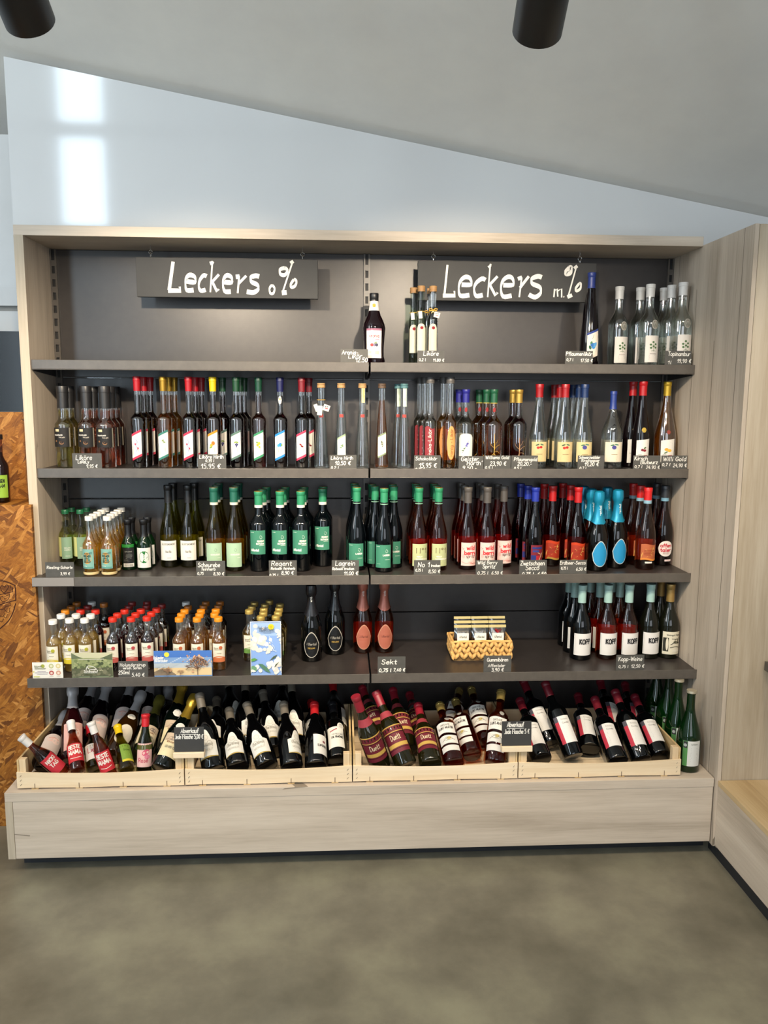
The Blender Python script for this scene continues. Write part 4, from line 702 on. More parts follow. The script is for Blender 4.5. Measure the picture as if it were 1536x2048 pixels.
# --- fourth shelf
SYR = prof(.0272, .201, .56, .0120, .74, .9)
def syrup(key, cap, drink, acc, dot, cl=.3, metal=False):
    kind(key, 'syrup_bottle', SYR, CLEAR, drink, .66, [('cap', foil(cap, .35, .5) if metal else cap, .925, 1, .0024, 'screw')], [dict(z0=.034, z1=.106, w=.050, c='efe9d6', ops=[('b', 0, 1, 0, .24, acc), ('l', [(-20, -18), (0, -14), (22, -19)], 3, acc, 1), ('e', 7, 20, 7, 7, dot), ('t', 'Holunder', -10, 17, 18, 5, '77705c', .6), ('t', 'Blütenzauber', -2, 11, 30, 5, '8a8470', .6), ('r', -8, -2, 10, -.6, '8a8470'), ('k', -14, 14, -5, 1, 4, .8, 'a8a08a')]), back(.04, .10, .05, 'efe2b8')])
syrup('syrup_white', 'efefec', tint('e6c460', .38), 'e3cf3c', 'b3b03c'); syrup('syrup_red', 'd8301c', tint('7a1c14'), 'c8645c', 'b84a50'); syrup('syrup_orange', 'e8901c', tint('dca23a', .2), 'd87a4c', 'c86a44'); syrup('syrup_gold', 'c9ac5c', tint('cdb45a'), '6d9a4c', '8a9a3c', .2, True)
syrup('syrup_amber', 'b56a1c', tint('8a4a18'), 'd87a4c', 'c86a44'); syrup('syrup_crimson', '8a1a16', tint('5a1210'), 'c8645c', 'b84a50')
KOPP = prof(.041, .297, .44, .0150, .775, .92)
def kopp(key, glass, drink, name, bl=None):
    kind(key, name, KOPP, glass, drink, .80, [('capsule', pm('a3c6c0', .4), .765, 1, .0009, 'capsule')], [dict(z0=.022, z1=.110, w=.080, c='e9e6e2', rot=5, ops=[('l', [(-36, -40), (-36, 40), (36, 40), (36, -40), (-36, -40)], 1.1, 'a9b09c'), ('t', 'KOPP', 6, 2, 44, 19, '2c2c2e', 4.6), ('k', -16, 26, -10, 1, 4, 1, '9a9a9a')])]+([bl] if bl else []))
kopp('kopp_red', dark_glass('040608'), None, 'red_wine_bottle'); kopp('kopp_rose', thin_glass('f0dcd0'), tint('bc6a36'), 'rose_wine_bottle', back(.02, .125, .10, 'f47a28')); kopp('kopp_white', pm('0d0f08', .06), None, 'white_wine_bottle')
eng_ops = [('l', [(-36, 40), (36, 40)], 1.2, '3a3a30'), ('l', [(-36, -40), (36, -40)], 1.2, '3a3a30'), ('t', 'Weingut Kopp', 4, 30, 56, 7, '2a2a24', 1.1), ('r', -38, -34, -16, 22, '33332a'), ('e', -22, -4, 5, 26, 'e8e0c8'), ('e', 16, 4, 14, 7, '77745f'), ('l', [(-8, -6), (10, 4), (30, 14)], 3, '33332a', 1), ('l', [(-4, 18), (20, 16), (34, 22)], 2.2, '45453a', 1), ('e', 16, 12, 7, 6, '33332a'), ('e', 16, 11, 5, 4, 'd8d0b4'), ('e', 26, 0, 6, 3, '33332a'), ('l', [(-10, -18), (14, -14), (34, -20)], 2.6, '55523f', 1), ('r', 0, -36, 32, -26, 'e8e2d0'), ('k', 3, 30, -29, 2, 4, .8, '8a8674')]
kind('engraved_white', 'white_wine_bottle', KOPP, pm('12140a', .06), None, 0, [('capsule', foil('a98a50', .35, .5), .765, 1, .0009, 'capsule')], [dict(z0=.020, z1=.112, w=.080, c='e3dcc4', rot=0, ops=eng_ops)])
# --- crates
SM = prof(.0285, .208, .44, .0125, .80, .85)
def small(key, cap, lab, drink, bl=None, glass=None): kind(key, 'small_wine_bottle', SM, glass or thin_glass('f0e2da'), drink, .86, [('capsule', plastic(cap), .80, 1, .0012, 'capsule')], [lab]+([bl] if bl else []))
mama = dict(z0=.028, z1=.100, w=.062, c='c92c34', ops=[('t', 'BESTE', 0, 14, 42, 15, W_, 3.2), ('t', 'MAMA', 0, -8, 46, 16, W_, 3.4), ('l', [(-20, -20), (0, -24), (20, -20)], 2, W_, 1)])
small('mama', 'ece8e2', mama, tint('b86a48'), back(.03, .10, .06, 'd8583c')); small('love', 'b81c28', dict(z0=.028, z1=.100, w=.062, c='ece4dc', ops=[('t', 'Liebe', 4, -4, 46, 22, 'b8324a', 2.6), ('k', -10, 24, -16, 2, 5, 1, 'b8a89c')]), tint('a8a060'), None, thin_glass('d8dcb0'))
small('green_label', 'e8c412', dict(z0=.022, z1=.100, w=.046, c='7d9c3c', rot=24, ops=[('b', 0, 1, 0, .12, 'd8c43c'), ('t', 'Grüner', 0, 8, 24, 8, '42601c', 1.2), ('k', -14, 14, -6, 3, 6, 1, 'b8cc80')]), tint('b8a040'), None, thin_glass('d8dcb0')); small('pink_label', 'c81c26', dict(z0=.028, z1=.110, w=.060, c='e8bcb4', ops=[('e', 4, 10, 14, 10, 'd8607a', .6), ('e', 10, -6, 10, 8, 'e0849a'), ('t', 'Rosé', -4, -24, 34, 14, 'c03a58', 2)]), tint('5a5a30'), None, thin_glass('a0b080'))
nickt = dict(z0=.028, z1=.100, w=.062, c='cf3440', ops=[('t', 'NICKI', 0, 12, 36, 13, W_, 3), ('t', 'TAG', 0, -8, 30, 14, W_, 3)]); small('nick', 'ece8e2', nickt, tint('a8583c'))
CS = prof(.0402, .312, .42, .0155, .80, .85)
face_ops = [('e', -8, 14, 16, 12, 'e6bcae'), ('e', 10, 10, 14, 18, 'efd0c4'), ('l', [(-20, 22), (-2, 26), (16, 20)], 3, 'd09488', 1), ('e', 6, -12, 8, 3.5, 'c05a50'), ('e', -4, -30, 22, 9, 'dca596'), ('r', -2, 6, 12, 16, 'dfe6e6')]
def csekt(key, glass, foilm, labs, fz=.66): kind(key, 'sparkling_wine_bottle', CS, glass, None, 0, [('foil', foilm, fz, 1, .0012, 'foil')], labs)
SILV = foil('d2d0d2', .35, .4); GOLDF = foil('c8a53c', .28, .75)
csekt('silver_pink', pm('210609', .07), SILV, [dict(z0=.03, z1=.135, w=.074, c='e2b2a6', ops=face_ops)]); csekt('silver_dark', dark_glass('0b0508'), SILV, [dict(z0=.03, z1=.125, w=.074, c='d7c5bc', s='arch', ops=face_ops[:3])]); csekt('silver_amber', pm('2a1604', .07), SILV, [dict(z0=.03, z1=.12, w=.07, c='e2d9c6', s='oval', ops=[('k', -16, 16, 8, 4, 6, 1.4, '7a7468')]), dict(z0=.15, z1=.178, w=.034, c='e6e2d6', s='oval', n='neck_label', ops=[('l', [(-8, -4), (0, 5), (8, -4)], 1.2, '8a8674')])])
scene_ops = [('b', 0, 1, .66, 1, 'c9b49a'), ('e', -8, 24, 14, 8, '9a8a7a'), ('e', 14, 26, 12, 9, '87786c'), ('l', [(-30, 18), (0, 22), (30, 16)], 2, '8c6a50', 1), ('t', 'Winzersekt', 0, 6, 46, 9, '8a5a40', 1.3), ('t', 'GRAND CRU', 0, -14, 44, 9, '8a8474', 1.6), ('k', -22, 22, -24, 2, 6, 1.2, 'b0a68c')]
csekt('gold_sekt', dark_glass('040a07'), GOLDF, [dict(z0=.035, z1=.125, w=.078, c='e4d6ac', ops=scene_ops), dict(z0=.142, z1=.174, w=.036, c='e6e4da', s='oval', n='neck_label', ops=[('k', -10, 10, 3, 3, 5, 1.2, '8f9a98')])]); csekt('green_gold_sekt', dark_glass('0b1008'), foil('8a8438', .35, .6), [dict(z0=.035, z1=.125, w=.078, c='dccba8', ops=scene_ops)])
RB = prof(.0405, .300, .46, .0150, .80, .9)
crest = dict(z0=.035, z1=.132, w=.074, c='e6e3da', s='crest', ops=[('b', 0, 1, 0, .05, 'b59a50'), ('e', 0, 26, 11, 11, 'd2cec2'), ('e', 0, 26, 8, 8, 'e0ddd2'), ('l', [(-20, 0), (-10, 12), (0, 2), (10, 14), (22, 4)], 1.6, 'b0aca0', 1), ('t', 'Chardonnay', 0, -6, 46, 14, 'a5a196', 1.6), ('t', 'WEINGUT', 0, -24, 44, 8, 'c0bcb0', 1.4), ('k', -22, 22, -30, 1, 4, 1, 'c0bcb0')])
kind('crest_red', 'red_wine_bottle', RB, dark_glass('040405'), None, 0, [('capsule', pm('6c655a', .5), .80, 1, .0009, 'capsule')], [crest])
kind('super_red', 'red_wine_bottle', RB, dark_glass('040405'), None, 0, [('capsule', pm('b01c22', .4), .80, 1, .0009, 'capsule')], [dict(z0=.03, z1=.118, w=.060, c='e9e6de', rot=18, ops=[('e', 12, 14, 7, 5, '8a4a50'), ('t', 'SUPERBE', 4, -10, 38, 9, '4a4844', 2), ('k', -16, 18, -18, 2, 5, 1, 'a8a49a')])])
kind('rhone_red', 'red_wine_bottle', prof(.0385, .305, .58, .0150, .74, .95), dark_glass('040404'), None, 0, [('capsule', pm('16161a', .4), .80, 1, .0009, 'capsule')], [dict(z0=.035, z1=.140, w=.066, c='eae6da', rot=0, ops=[('l', [(-20, 30), (-8, 34), (6, 40)], 5, 'b0505a', 1), ('t', 'CÔTES DU', 6, 10, 40, 6, '55524c', 1.1), ('t', 'DE RHÔNE', 6, -6, 44, 9, '33322e', 2), ('k', -16, 26, -14, 2, 5, 1, 'a8a49a')]), dict(z0=.128, z1=.162, w=.030, c='d9d6cc', s='oval', rot=34, n='medal', ops=[('r', -7, 2, 7, 12, 'b8b4aa'), ('e', 0, -5, 8, 6, 'c8c4ba')])])
dl = dict(z0=.045, z1=.148, w=.088, c='6e1c2c', ops=[('b', 0, 1, .74, .77, 'c9a552'), ('b', 0, 1, .70, .72, '2a0a10'), ('b', .05, 1, .20, .34, 'c9a552'), ('b', 0, 1, .14, .16, '2a0a10'), ('b', 0, 1, .96, 1, 'c9a552'), ('t', 'Duett', 2, -4, 38, 20, 'e6d6b0', 2), ('k', -20, 20, -23, 2, 5, 1.2, '7a5a20')])
kind('duet', 'wine_bottle', RB, pm('1c1a06', .06), None, 0, [('capsule', pm('8e1c2c', .4), .80, 1, .0009, 'capsule')], [dl, dict(z0=.185, z1=.212, w=.075, c='a03a44', s='arch', n='neck_label', fine=1)])
ml = [dict(z0=.118, z1=.172, w=.074, c='e8e4dc', s='wave', ops=[('t', 'CHÂTEAU DE', 0, 8, 36, 8, '55504c', 1.1), ('t', 'SAINT-MARTIN', 0, -8, 58, 11, '3c3836', 1.8), ('k', -14, 14, -15, 1, 4, 1.2, 'a09890')]), dict(z0=.068, z1=.108, w=.074, c='e8e4dc', n='middle_label', s='wave', ops=[('e', 0, 2, 18, 9, 'b8b4a4'), ('e', 4, 4, 8, 6, 'c9b46a'), ('l', [(-24, -6), (0, 6), (24, -6)], 2, '77746c', 1)]), dict(z0=.034, z1=.060, w=.072, c='e4e0d8', n='lower_label', s='wave', ops=[('k', -26, 26, 4, 2, 6, 1, 'b4aea6')])]
kind('martin', 'rose_wine_bottle', prof(.0405, .300, .60, .0150, .76, .9), thin_glass('f0d6c4'), tint('9c4c22'), .86, [('capsule', foil('c2a860', .15, .7), .86, 1, .0009, 'capsule')], ml+[dict(z0=.178, z1=.198, w=.020, c='a09c94', s='oval', rot=20, n='seal', fine=1), back(.03, .16, .09, 'e07a3c')])
kind('stripe_red', 'red_wine_bottle', prof(.0385, .305, .58, .0150, .74, .95), dark_glass('030405'), None, 0, [('capsule', pm('6a1422', .4), .80, 1, .0009, 'capsule')], [dict(z0=.045, z1=.150, w=.066, c='e9e6e0', ops=[('b', 0, .24, 0, 1, 'c4384a'), ('b', 0, .24, .8, 1, '55525c'), ('t', 'Rotwein', 8, 36, 26, 6, 'a8a49c', .8), ('t', 'Cuvée', 8, 22, 26, 6, '66625c', .9), ('k', -10, 28, 10, 8, 6.5, .9, '9a968e')])])
GRP = prof(.0432, .303, .40, .0145, .84, .85)
kind('green_cider', 'cider_bottle', GRP, pm('052409', .05), None, 0, [('crown_cap', foil('c9c0a8', .3, .5), .975, 1.004, .003, '')], [dict(z0=.028, z1=.124, w=.066, c='e4e4de', rot=-4, ops=[('b', 0, .26, 0, 1, '5e9a58'), ('b', .02, .24, .72, .98, '3a3a3c'), ('e', -25, 32, 6, 6, 'b4b8b4'), ('t', 'Apfelwein', 8, 34, 26, 6, 'a0a49c', .8), ('k', -6, 28, 20, 9, 6, .9, '9a9e96')])])
kind('plum_beer', 'juice_bottle', prof(.031, .255, .52, .013, .72, .9), thin_glass('c8b0b4'), tint('5a2a30'), .74, [('cap', '1c1416', .93, 1, .0016, 'screw')], [dict(z0=.02, z1=.105, w=.084, c='93b83c', rot=-8, ops=[('t', 'ZWETSCHGEN', 4, 14, 52, 13, '26301a', 2.4), ('t', 'BALSAM', 8, -4, 44, 13, '26301a', 2.4), ('k', -30, 26, -22, 2, 6, 1.4, 'c4dc84')])])
# ------------------------------------------------------------------ standing bottles
ORD = ['front', 'second', 'third', 'fourth', 'fifth', 'sixth']
def rank(i, n):
    return '' if n == 1 else (', frontmost' if i == 0 else ', %s from the front' % ORD[i])
def rot(M, a): return M @ Matrix.Rotation(a, 4, 'Z')
RNG = random.Random(4)
def col(key, px, y, n, pxl, shelf, desc, group, step=0, mid=None):
    "a column of n bottles running back from the front one"
    z = Z[shelf]-.0035 if shelf < 4 else PB+.0002; K = KIND[key]; step = step or 2*K['r']+.0024
    y = min(y, -K['r']-.0135-(n-1)*step)
    for i in range(n):
        yy = y+i*step; t = i/(n-1) if n > 1 else 0
        x = xat(px+(pxl-px)*t, yy, z+K['h']*.6)
        put_kind(key, rot(Matrix.Translation((x, yy, z)), R_(RNG.uniform(-9, 9)) if i else R_(RNG.uniform(-3, 3))), desc+rank(i, n), group)
def caps(key, pts, shelf, group):
    z = Z[shelf]-.0035; K = KIND[key]
    for px, py, desc in pts:
        p = onZ(px, py, z+K['h']); yy = max(min(p.y-.008, -K['r']-.0135), -D[shelf]+K['r']+.010)
        put_kind(key, rot(Matrix.Translation((xat(px, yy, z+K['h']), yy, z)), R_(RNG.uniform(-8, 8))), desc, group)
g = 'bottles on the top shelf'
col('aronia', 748, -.17, 1, 0, 0, 'dark berry liqueur bottle with broad shoulders, white label and black cap', g)
col('slim_clear', 827, -.135, 1, 0, 0, 'slim clear liqueur bottle with a paper tag, behind the price card, farther back', g)
col('slim_clear', 842, -.188, 1, 0, 0, 'slim clear liqueur bottle with wooden stopper next to the bow-tied one', g)
col('slim_dark', 857, -.118, 1, 0, 0, 'slim dark liqueur bottle hidden behind the bow-tied one', g)
col('slim_dark', 865.5, -.188, 1, 0, 0, 'slim dark liqueur bottle tied with a golden bow and tag, in front', g)
col('pflaume', 1181, -.172, 1, 0, 0, 'tall dark plum liqueur bottle with blue capsule and blue flower label', g)
for px, y, d in [(1237, -0.075, 'white-capped clear spirit bottle with plant label, first of the six from the blue-capped one'), (1278.6, -0.057, 'white-capped clear spirit bottle with plant label, half hidden, second from the blue-capped one'), (1298.5, -0.15, 'white-capped clear spirit bottle with plant label, standing free in the middle of the six'), (1325.8, -0.055, 'white-capped clear spirit bottle mostly hidden at the rear of the six'), (1341, -0.133, 'white-capped clear spirit bottle directly behind the one at the oak panel'), (1363.5, -0.2105, 'white-capped clear spirit bottle closest to the oak panel, behind a price card')]: col('topi', px, y, 1, 0, 0, d, 'clear spirit bottles on the top shelf')
g = 'bottles on the second shelf'
col('apple_liqueur', 127, -.165, 2, 139, 1, 'black-capped pale yellow liqueur bottle with black label', g)
col('berry_liqueur', 174, -.165, 2, 187, 1, 'black-capped reddish liqueur bottle with black label, beside the pale yellow one', g)
col('berry_liqueur', 211, -.175, 3, 231, 1, 'black-capped reddish liqueur bottle behind the first liqueur card', g)
g = 'slim fruit liqueurs on the second shelf'
col('hirth_red', 275.7, -.182, 3, 302, 1, 'red-capped dark liqueur with red wave label, beside the black-capped bottles', g)
col('hirth_gold', 327.8, -.182, 3, 350, 1, 'gold-capped amber liqueur with herb label', g)
col('hirth_red', 378.5, -.182, 3, 404, 1, 'red-capped dark liqueur with red wave label, beside the yellow cap', g)
col('hirth_yellow', 426.7, -.182, 1, 0, 1, 'yellow-capped liqueur with orange fruit label', g)
col('hirth_green', 446, -.105, 1, 0, 1, 'green-capped dark liqueur bottle just behind the yellow-capped one', g)
col('hirth_green', 473, -.182, 3, 489, 1, 'green-capped dark liqueur with blue grape label', g)
col('hirth_teal', 517.7, -.182, 1, 0, 1, 'green-capped reddish amber liqueur with yellow fruit label', g)
col('hirth_blue', 560.6, -.182, 1, 0, 1, 'navy-capped liqueur with blue fruit label', g)
col('hirth_bean', 603.6, -.182, 2, 618, 1, 'dark-red-capped liqueur with brown bean label', g)
g = 'tapering spirit bottles on the second shelf'
col('taper_tags', 642.6, -.19, 1, 0, 1, 'clear tapering bottle with paper tags hung on its neck', g)
col('taper_herb', 682.5, -.19, 1, 0, 1, 'clear tapering bottle with pale green herb label', g)
col('taper_strip', 724.7, -.19, 1, 0, 1, 'clear tapering bottle with a cream strip over its stopper', g)
col('taper_amber', 763.7, -.182, 1, 0, 1, 'amber tapering bottle with slanted leaf label', g)
col('taper_teal', 808, -.19, 2, 796, 1, 'clear tapering bottle with a teal stopper', g)
g = 'honey and chocolate liqueurs'
col('choco', 860, -.185, 3, 840, 1, 'grey-capped clear bottle with dark red chocolate liqueur label', g)
col('honey', 899.8, -.19, 2, 886.7, 1, 'grey-capped honey liqueur bottle with oval orange label', g)
g = 'half bottles on the second shelf'
col('gentian', 931, -.15, 2, 918, 1, 'blue-capped clear bottle with purple flower label', g)
col('pear', 987, -.185, 3, 958, 1, 'green-capped amber bottle engraved with a golden tree', g)
col('plum_gold', 1036.7, -.175, 2, 1025, 1, 'gold-capped ruby bottle engraved with golden branches', g)
g = 'fruit spirits on the second shelf'
col('cherry', 1077.5, -.18, 1, 0, 1, 'red-capped clear flute bottle with cherry label, standing alone', g)
col('cherry', 1129, -.19, 3, 1108, 1, 'red-capped clear flute bottle with cherry label, beside the blue caps', g)
col('plum', 1167.7, -.175, 3, 1145.5, 1, 'blue-capped clear flute bottle with plum label', g)
col('damson', 1225, -.187, 1, 0, 1, 'clear round-shouldered bottle with slim blue neck and plum label', g)
col('blood', 1283.7, -.18, 2, 1263.8, 1, 'red-capped dark bottle with gold medal and cherry label', g)
col('pear_gold', 1332, -.17, 1, 0, 1, 'gold-capped amber flute bottle with pear label beside the oak panel', g)
g = 'small bottles on the third shelf'
col('schorle', 132, -.10, 2, 145, 2, 'green-capped pale wine spritzer bottle closest to the oak side', g)
col('schorle', 162, -.10, 2, 175, 2, 'green-capped pale wine spritzer bottle partly behind the juices', g)
col('juice', 180, -.268, 5, 213, 2, 'white-capped amber juice bottle, column beside the spritzers', g, .0575)
col('juice', 216.4, -.268, 5, 244, 2, 'white-capped amber juice bottle, column beside the small green bottles', g, .0575)
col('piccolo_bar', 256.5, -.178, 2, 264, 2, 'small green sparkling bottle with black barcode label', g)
col('piccolo_apple', 288, -.178, 2, 296, 2, 'small green sparkling bottle with white apple label', g)
g = 'white wines on the third shelf'
col('white_moment', 337.8, -.125, 2, 347.6, 2, 'black-capped olive wine bottle with white label beside the small green bottles', g)
col('white_moment', 377, -.125, 2, 390, 2, 'black-capped olive wine bottle with white label beside the pale green labels', g)
col('pale_green_wine', 428.7, -.194, 3, 439, 2, 'green-capped wine with pale green label, behind its price card', g)
col('pale_green_wine', 468.5, -.194, 3, 478, 2, 'green-capped wine with pale green label, beside the dark red wines', g)
g = 'dark red wines with green labels'
col('regent', 517.7, -.213, 3, 534, 2, 'square-shouldered dark wine with green label, column beside the pale labels', g)
col('regent', 560.6, -.213, 3, 571.6, 2, 'square-shouldered dark wine with green label, column behind the card', g)
col('regent', 602, -.213, 3, 609, 2, 'square-shouldered dark wine with green label, third column', g)
col('regent', 645.5, -.115, 2, 647, 2, 'square-shouldered dark wine with green label, set back by itself', g)
col('lagrein', 713.6, -.205, 3, 709, 2, 'slim dark wine with green label before the shelf joint', g)
col('lagrein', 750, -.16, 2, 744, 2, 'slim dark wine with green label just past the shelf joint', g)
col('lagrein', 768, -.237, 1, 0, 2, 'slim dark wine with green label standing forward of the others', g)
col('lagrein', 787.3, -.165, 2, 785, 2, 'slim dark wine with green label beside the orange wines', g)
g = 'rose wines and spritz on the third shelf'
col('numbered_rose', 837.5, -.22, 3, 831, 2, 'green-capped orange wine with olive number label beside the dark wines', g)
col('numbered_rose', 876.9, -.22, 3, 867.5, 2, 'green-capped orange wine with olive number label beside the grey caps', g)
col('berry_spritz', 935.5, -.207, 3, 921, 2, 'grey-capped red spritz with pink label, first column', g)
col('berry_spritz', 974, -.207, 3, 958, 2, 'grey-capped red spritz with pink label, middle column', g)
col('berry_spritz', 1007, -.165, 2, 994, 2, 'grey-capped red spritz with pink label, column beside the blue caps', g)
g = 'sparkling fruit wines on the third shelf'
col('plum_secco', 1069.5, -.212, 3, 1040, 2, 'blue-capped dark ruby bottle with blue and red label', g)
col('straw_secco', 1104, -.15, 2, 1087, 2, 'red-capped ruby bottle with golden leaf label, behind the blue caps', g)
col('straw_secco', 1154.8, -.197, 3, 1124, 2, 'red-capped ruby bottle with golden leaf label, beside the turquoise bottles', g)
col('blue_sekt', 1196, -.239, 3, 1166, 2, 'turquoise-foiled sparkling wine, column beside the red caps', g)
col('blue_sekt', 1234, -.188, 2, 1213, 2, 'turquoise-foiled sparkling wine, column set slightly back', g)
col('pale_secco', 1293.4, -.225, 3, 1264, 2, 'red-capped pale pink bottle with blue neck band', g)
col('round_label_secco', 1328, -.15, 2, 1311, 2, 'grey-capped ruby bottle with round white label at the oak panel', g)
g = 'syrup bottles on the fourth shelf'
caps('syrup_white', [(105.4, 1238.6, 'white-capped cloudy syrup, front row, closest to the oak side'), (138.6, 1235.8, 'white-capped cloudy syrup, front row, middle of three'), (169, 1235.8, 'white-capped cloudy syrup, front row, beside the red caps'),
 (121.8, 1227.5, 'white-capped cloudy syrup, second row, closest to the oak side'), (152, 1227, 'white-capped cloudy syrup, second row, middle of three'), (181, 1227.5, 'white-capped cloudy syrup, second row, beside the red caps'), (183.6, 1203, 'white-capped syrup alone in the rearmost row')], 3, g)
caps('syrup_orange', [(130.5, 1218.8, 'orange-capped syrup behind the white caps, third row')], 3, g)
caps('syrup_amber', [(142, 1211.2, 'dull orange-capped syrup in fourth row behind the white caps'), (153.5, 1203.8, 'dull orange-capped syrup in last row behind the white caps'), (207.8, 1205.2, 'dull orange-capped syrup in last row between white and red caps')], 3, g)
caps('syrup_red', [(161, 1218.8, 'red-capped syrup, third row, behind the middle white cap'), (191, 1218.6, 'red-capped syrup, third row, beside the red-capped block'),
 (225, 1234, 'red-capped syrup, front row, beside the white caps'), (262, 1233.6, 'red-capped syrup, front row, middle of three'), (293.7, 1231.8, 'red-capped syrup, front row, third of three'),
 (234.5, 1226, 'red-capped syrup, second row, first of three'), (271, 1225.3, 'red-capped syrup, second row, middle of three'), (302.5, 1223.4, 'red-capped syrup, second row, third of three'),
 (249, 1218.2, 'red-capped syrup, third row, first of three'), (281.5, 1217.5, 'red-capped syrup, third row, middle of three'), (312.7, 1215.5, 'red-capped syrup, third row, third of three')], 3, g)
caps('syrup_crimson', [(175.4, 1210.5, 'dark red-capped syrup, fourth row, behind the white caps'), (257.5, 1210.6, 'dark red-capped syrup, fourth row, first of three'), (293, 1209.8, 'dark red-capped syrup, fourth row, middle of three'), (323.4, 1207.6, 'dark red-capped syrup, fourth row, third of three'), (264, 1203.2, 'dark red-capped syrup in the last row, first of two'), (294, 1202.2, 'dark red-capped syrup in the last row, second of two')], 3, g)
caps('syrup_orange', [(358, 1234, 'orange-capped syrup, front row, behind the blue postcard'), (393.9, 1234, 'orange-capped syrup, front row, middle of three'), (436.5, 1233.2, 'orange-capped syrup, front row, past the blue postcard'),
 (362.5, 1226, 'orange-capped syrup, second row, first of three'), (399, 1226, 'orange-capped syrup, second row, middle of three'), (429, 1225, 'orange-capped syrup, second row, third of three'),
 (369, 1218.3, 'orange-capped syrup, third row, first of three'), (401.8, 1218.5, 'orange-capped syrup, third row, middle of three'), (431.5, 1217.4, 'orange-capped syrup, third row, third of three')], 3, g)
caps('syrup_amber', [(376, 1210.8, 'dull orange-capped syrup, fourth row, first of three'), (407, 1210, 'dull orange-capped syrup, fourth row, middle of three'), (436.5, 1209.8, 'dull orange-capped syrup, fourth row, third of three'), (411.5, 1202.5, 'dull orange-capped syrup in last row behind the orange caps, first of two'), (440, 1202.4, 'dull orange-capped syrup in last row behind the orange caps, second of two')], 3, g)
caps('syrup_white', [(372, 1203, 'pale-capped syrup in last row behind the orange caps')], 3, g)
g = 'gold-capped syrups on the fourth shelf'
caps('syrup_gold', [(521.6, 1231, 'gold-capped syrup, front row, peeking over the tall flyer, first of two'), (551.6, 1230.6, 'gold-capped syrup, front row, peeking over the tall flyer, second of two'), (498, 1218.5, 'gold-capped syrup whose label shows beside the tall flyer'),
 (526.5, 1223, 'gold-capped syrup, second row, first of two'), (556, 1222.8, 'gold-capped syrup, second row, second of two'), (527.5, 1215.2, 'gold-capped syrup, third row, first of two'), (558, 1215, 'gold-capped syrup, third row, second of two'),
 (503.6, 1211, 'gold-capped syrup behind the labelled one, first'), (509, 1203.6, 'gold-capped syrup behind the labelled one, second'), (530, 1207.2, 'gold-capped syrup, fourth row, first of two'), (560, 1206.8, 'gold-capped syrup, fourth row, second of two'), (539, 1200, 'gold-capped syrup alone in the last row')], 3, g)
g = 'sparkling wines on the fourth shelf'
col('black_sekt', 622.7, -.245, 1, 0, 3, 'black sparkling wine bottle with silver-edged label, standing forward', g)
col('black_sekt', 669.5, -.165, 1, 0, 3, 'black sparkling wine bottle with silver-edged label, set back', g)
col('rose_sekt', 725.5, -.152, 1, 0, 3, 'copper-foiled rose sparkling wine beside the black bottles', g)
col('rose_sekt', 768.5, -.150, 1, 0, 3, 'copper-foiled rose sparkling wine beyond the shelf joint', g)
g = 'white-labelled wines on the fourth shelf'
for key, row, d in (('kopp_red', [(1163, -.268), (1148.6, -.183), (1137.5, -.098)], 'dark wine with square white label and teal capsule'), ('kopp_rose', [(1215, -.268), (1199, -.183), (1180.7, -.098)], 'orange rose wine with square white label, column beside the dark wine'),
 ('kopp_rose', [(1257, -.268), (1238.5, -.183), (1222.5, -.098)], 'orange rose wine with square white label, column behind the price card')):
    for i, (px, y) in enumerate(row): col(key, px, y, 1, 0, 3, d+rank(i, 3), g)
col('kopp_white', 1299.5, -.262, 1, 0, 3, 'olive-dark wine with white label and teal capsule between rose and gold-capped', g)
col('engraved_white', 1339, -.262, 1, 0, 3, 'gold-capped wine with black engraving on cream label, front', g)
col('engraved_white', 1320, -.172, 1, 0, 3, 'gold-capped wine behind the engraved-label one', g)
g = 'green bottles on the plinth'
for i, (px, y) in enumerate(((1379.5, -.548), (1355, -.43), (1336, -.325))): col('green_cider', px, y, 1, 0, 4, 'green crown-capped bottle standing on the plinth beside the crate'+rank(i, 3), g)
col('green_cider', 1313, -.215, 1, 0, 4, 'green bottle in the dark behind the other crown-capped ones', g)
# ------------------------------------------------------------------ price cards, all lettered by hand
def card(shelf, x0, x1, y0, texts, label, pen=1.2, c=None, top=None):
    y = -D[shelf]+.006; z0 = Z[shelf]-.0035; a, b = onY(x0, y0, y), onY(x1, y0, y)
    mb = MB(); mb.box(a.x, b.x, y, y+.0012, z0, a.z); o = tag(link('price_card', mb.mesh('price_card', CARD)), label, 'price card', 'handwritten price cards on the shelf edges')
    mb = MB(); k = onY(x0+1, y0, y).x-a.x
    n_ = 0
    for s, tx0, tx1, ty in texts:
        h = min(9.5, max(5.2, (tx1-tx0)/max(len(s), 1)*1.75)); p, q = onY(tx0, ty, y), onY(tx1, ty, y)
        for ln in text_lines(s, p.x, p.z, q.x-p.x, h*k, .12, 2):
            v, f = ribbon(ln, pen*k*(.82 if h < 7 else 1)); v2 = []
            n_ += 1; mb.add([(xx, y-.0004-.00002*(n_ % 9), max(zz, z0+.0005)) for xx, zz in v], f, pm('eceae2', .7))
    part('lettering', mb, o); return o
PC = 'slate price card for the '
card(0, 681, 736, 698, [('Aronia-', 684, 716, 708.5), ('Likör', 697, 724, 716.5), ('12,50', 711, 735, 724)], PC+'dark berry liqueur')
card(0, 834.7, 889, 701, [('Liköre', 847, 877, 711), ('0,2 l', 838, 851, 722), ('11.80 €', 866, 888, 723)], PC+'slim bow-tied liqueurs')
card(0, 1131, 1186, 701.6, [('Pflaumenlikör', 1132, 1184, 711), ('0,7 l', 1133, 1146, 722), ('17.50 €', 1161, 1185, 724)], PC+'tall plum liqueur')
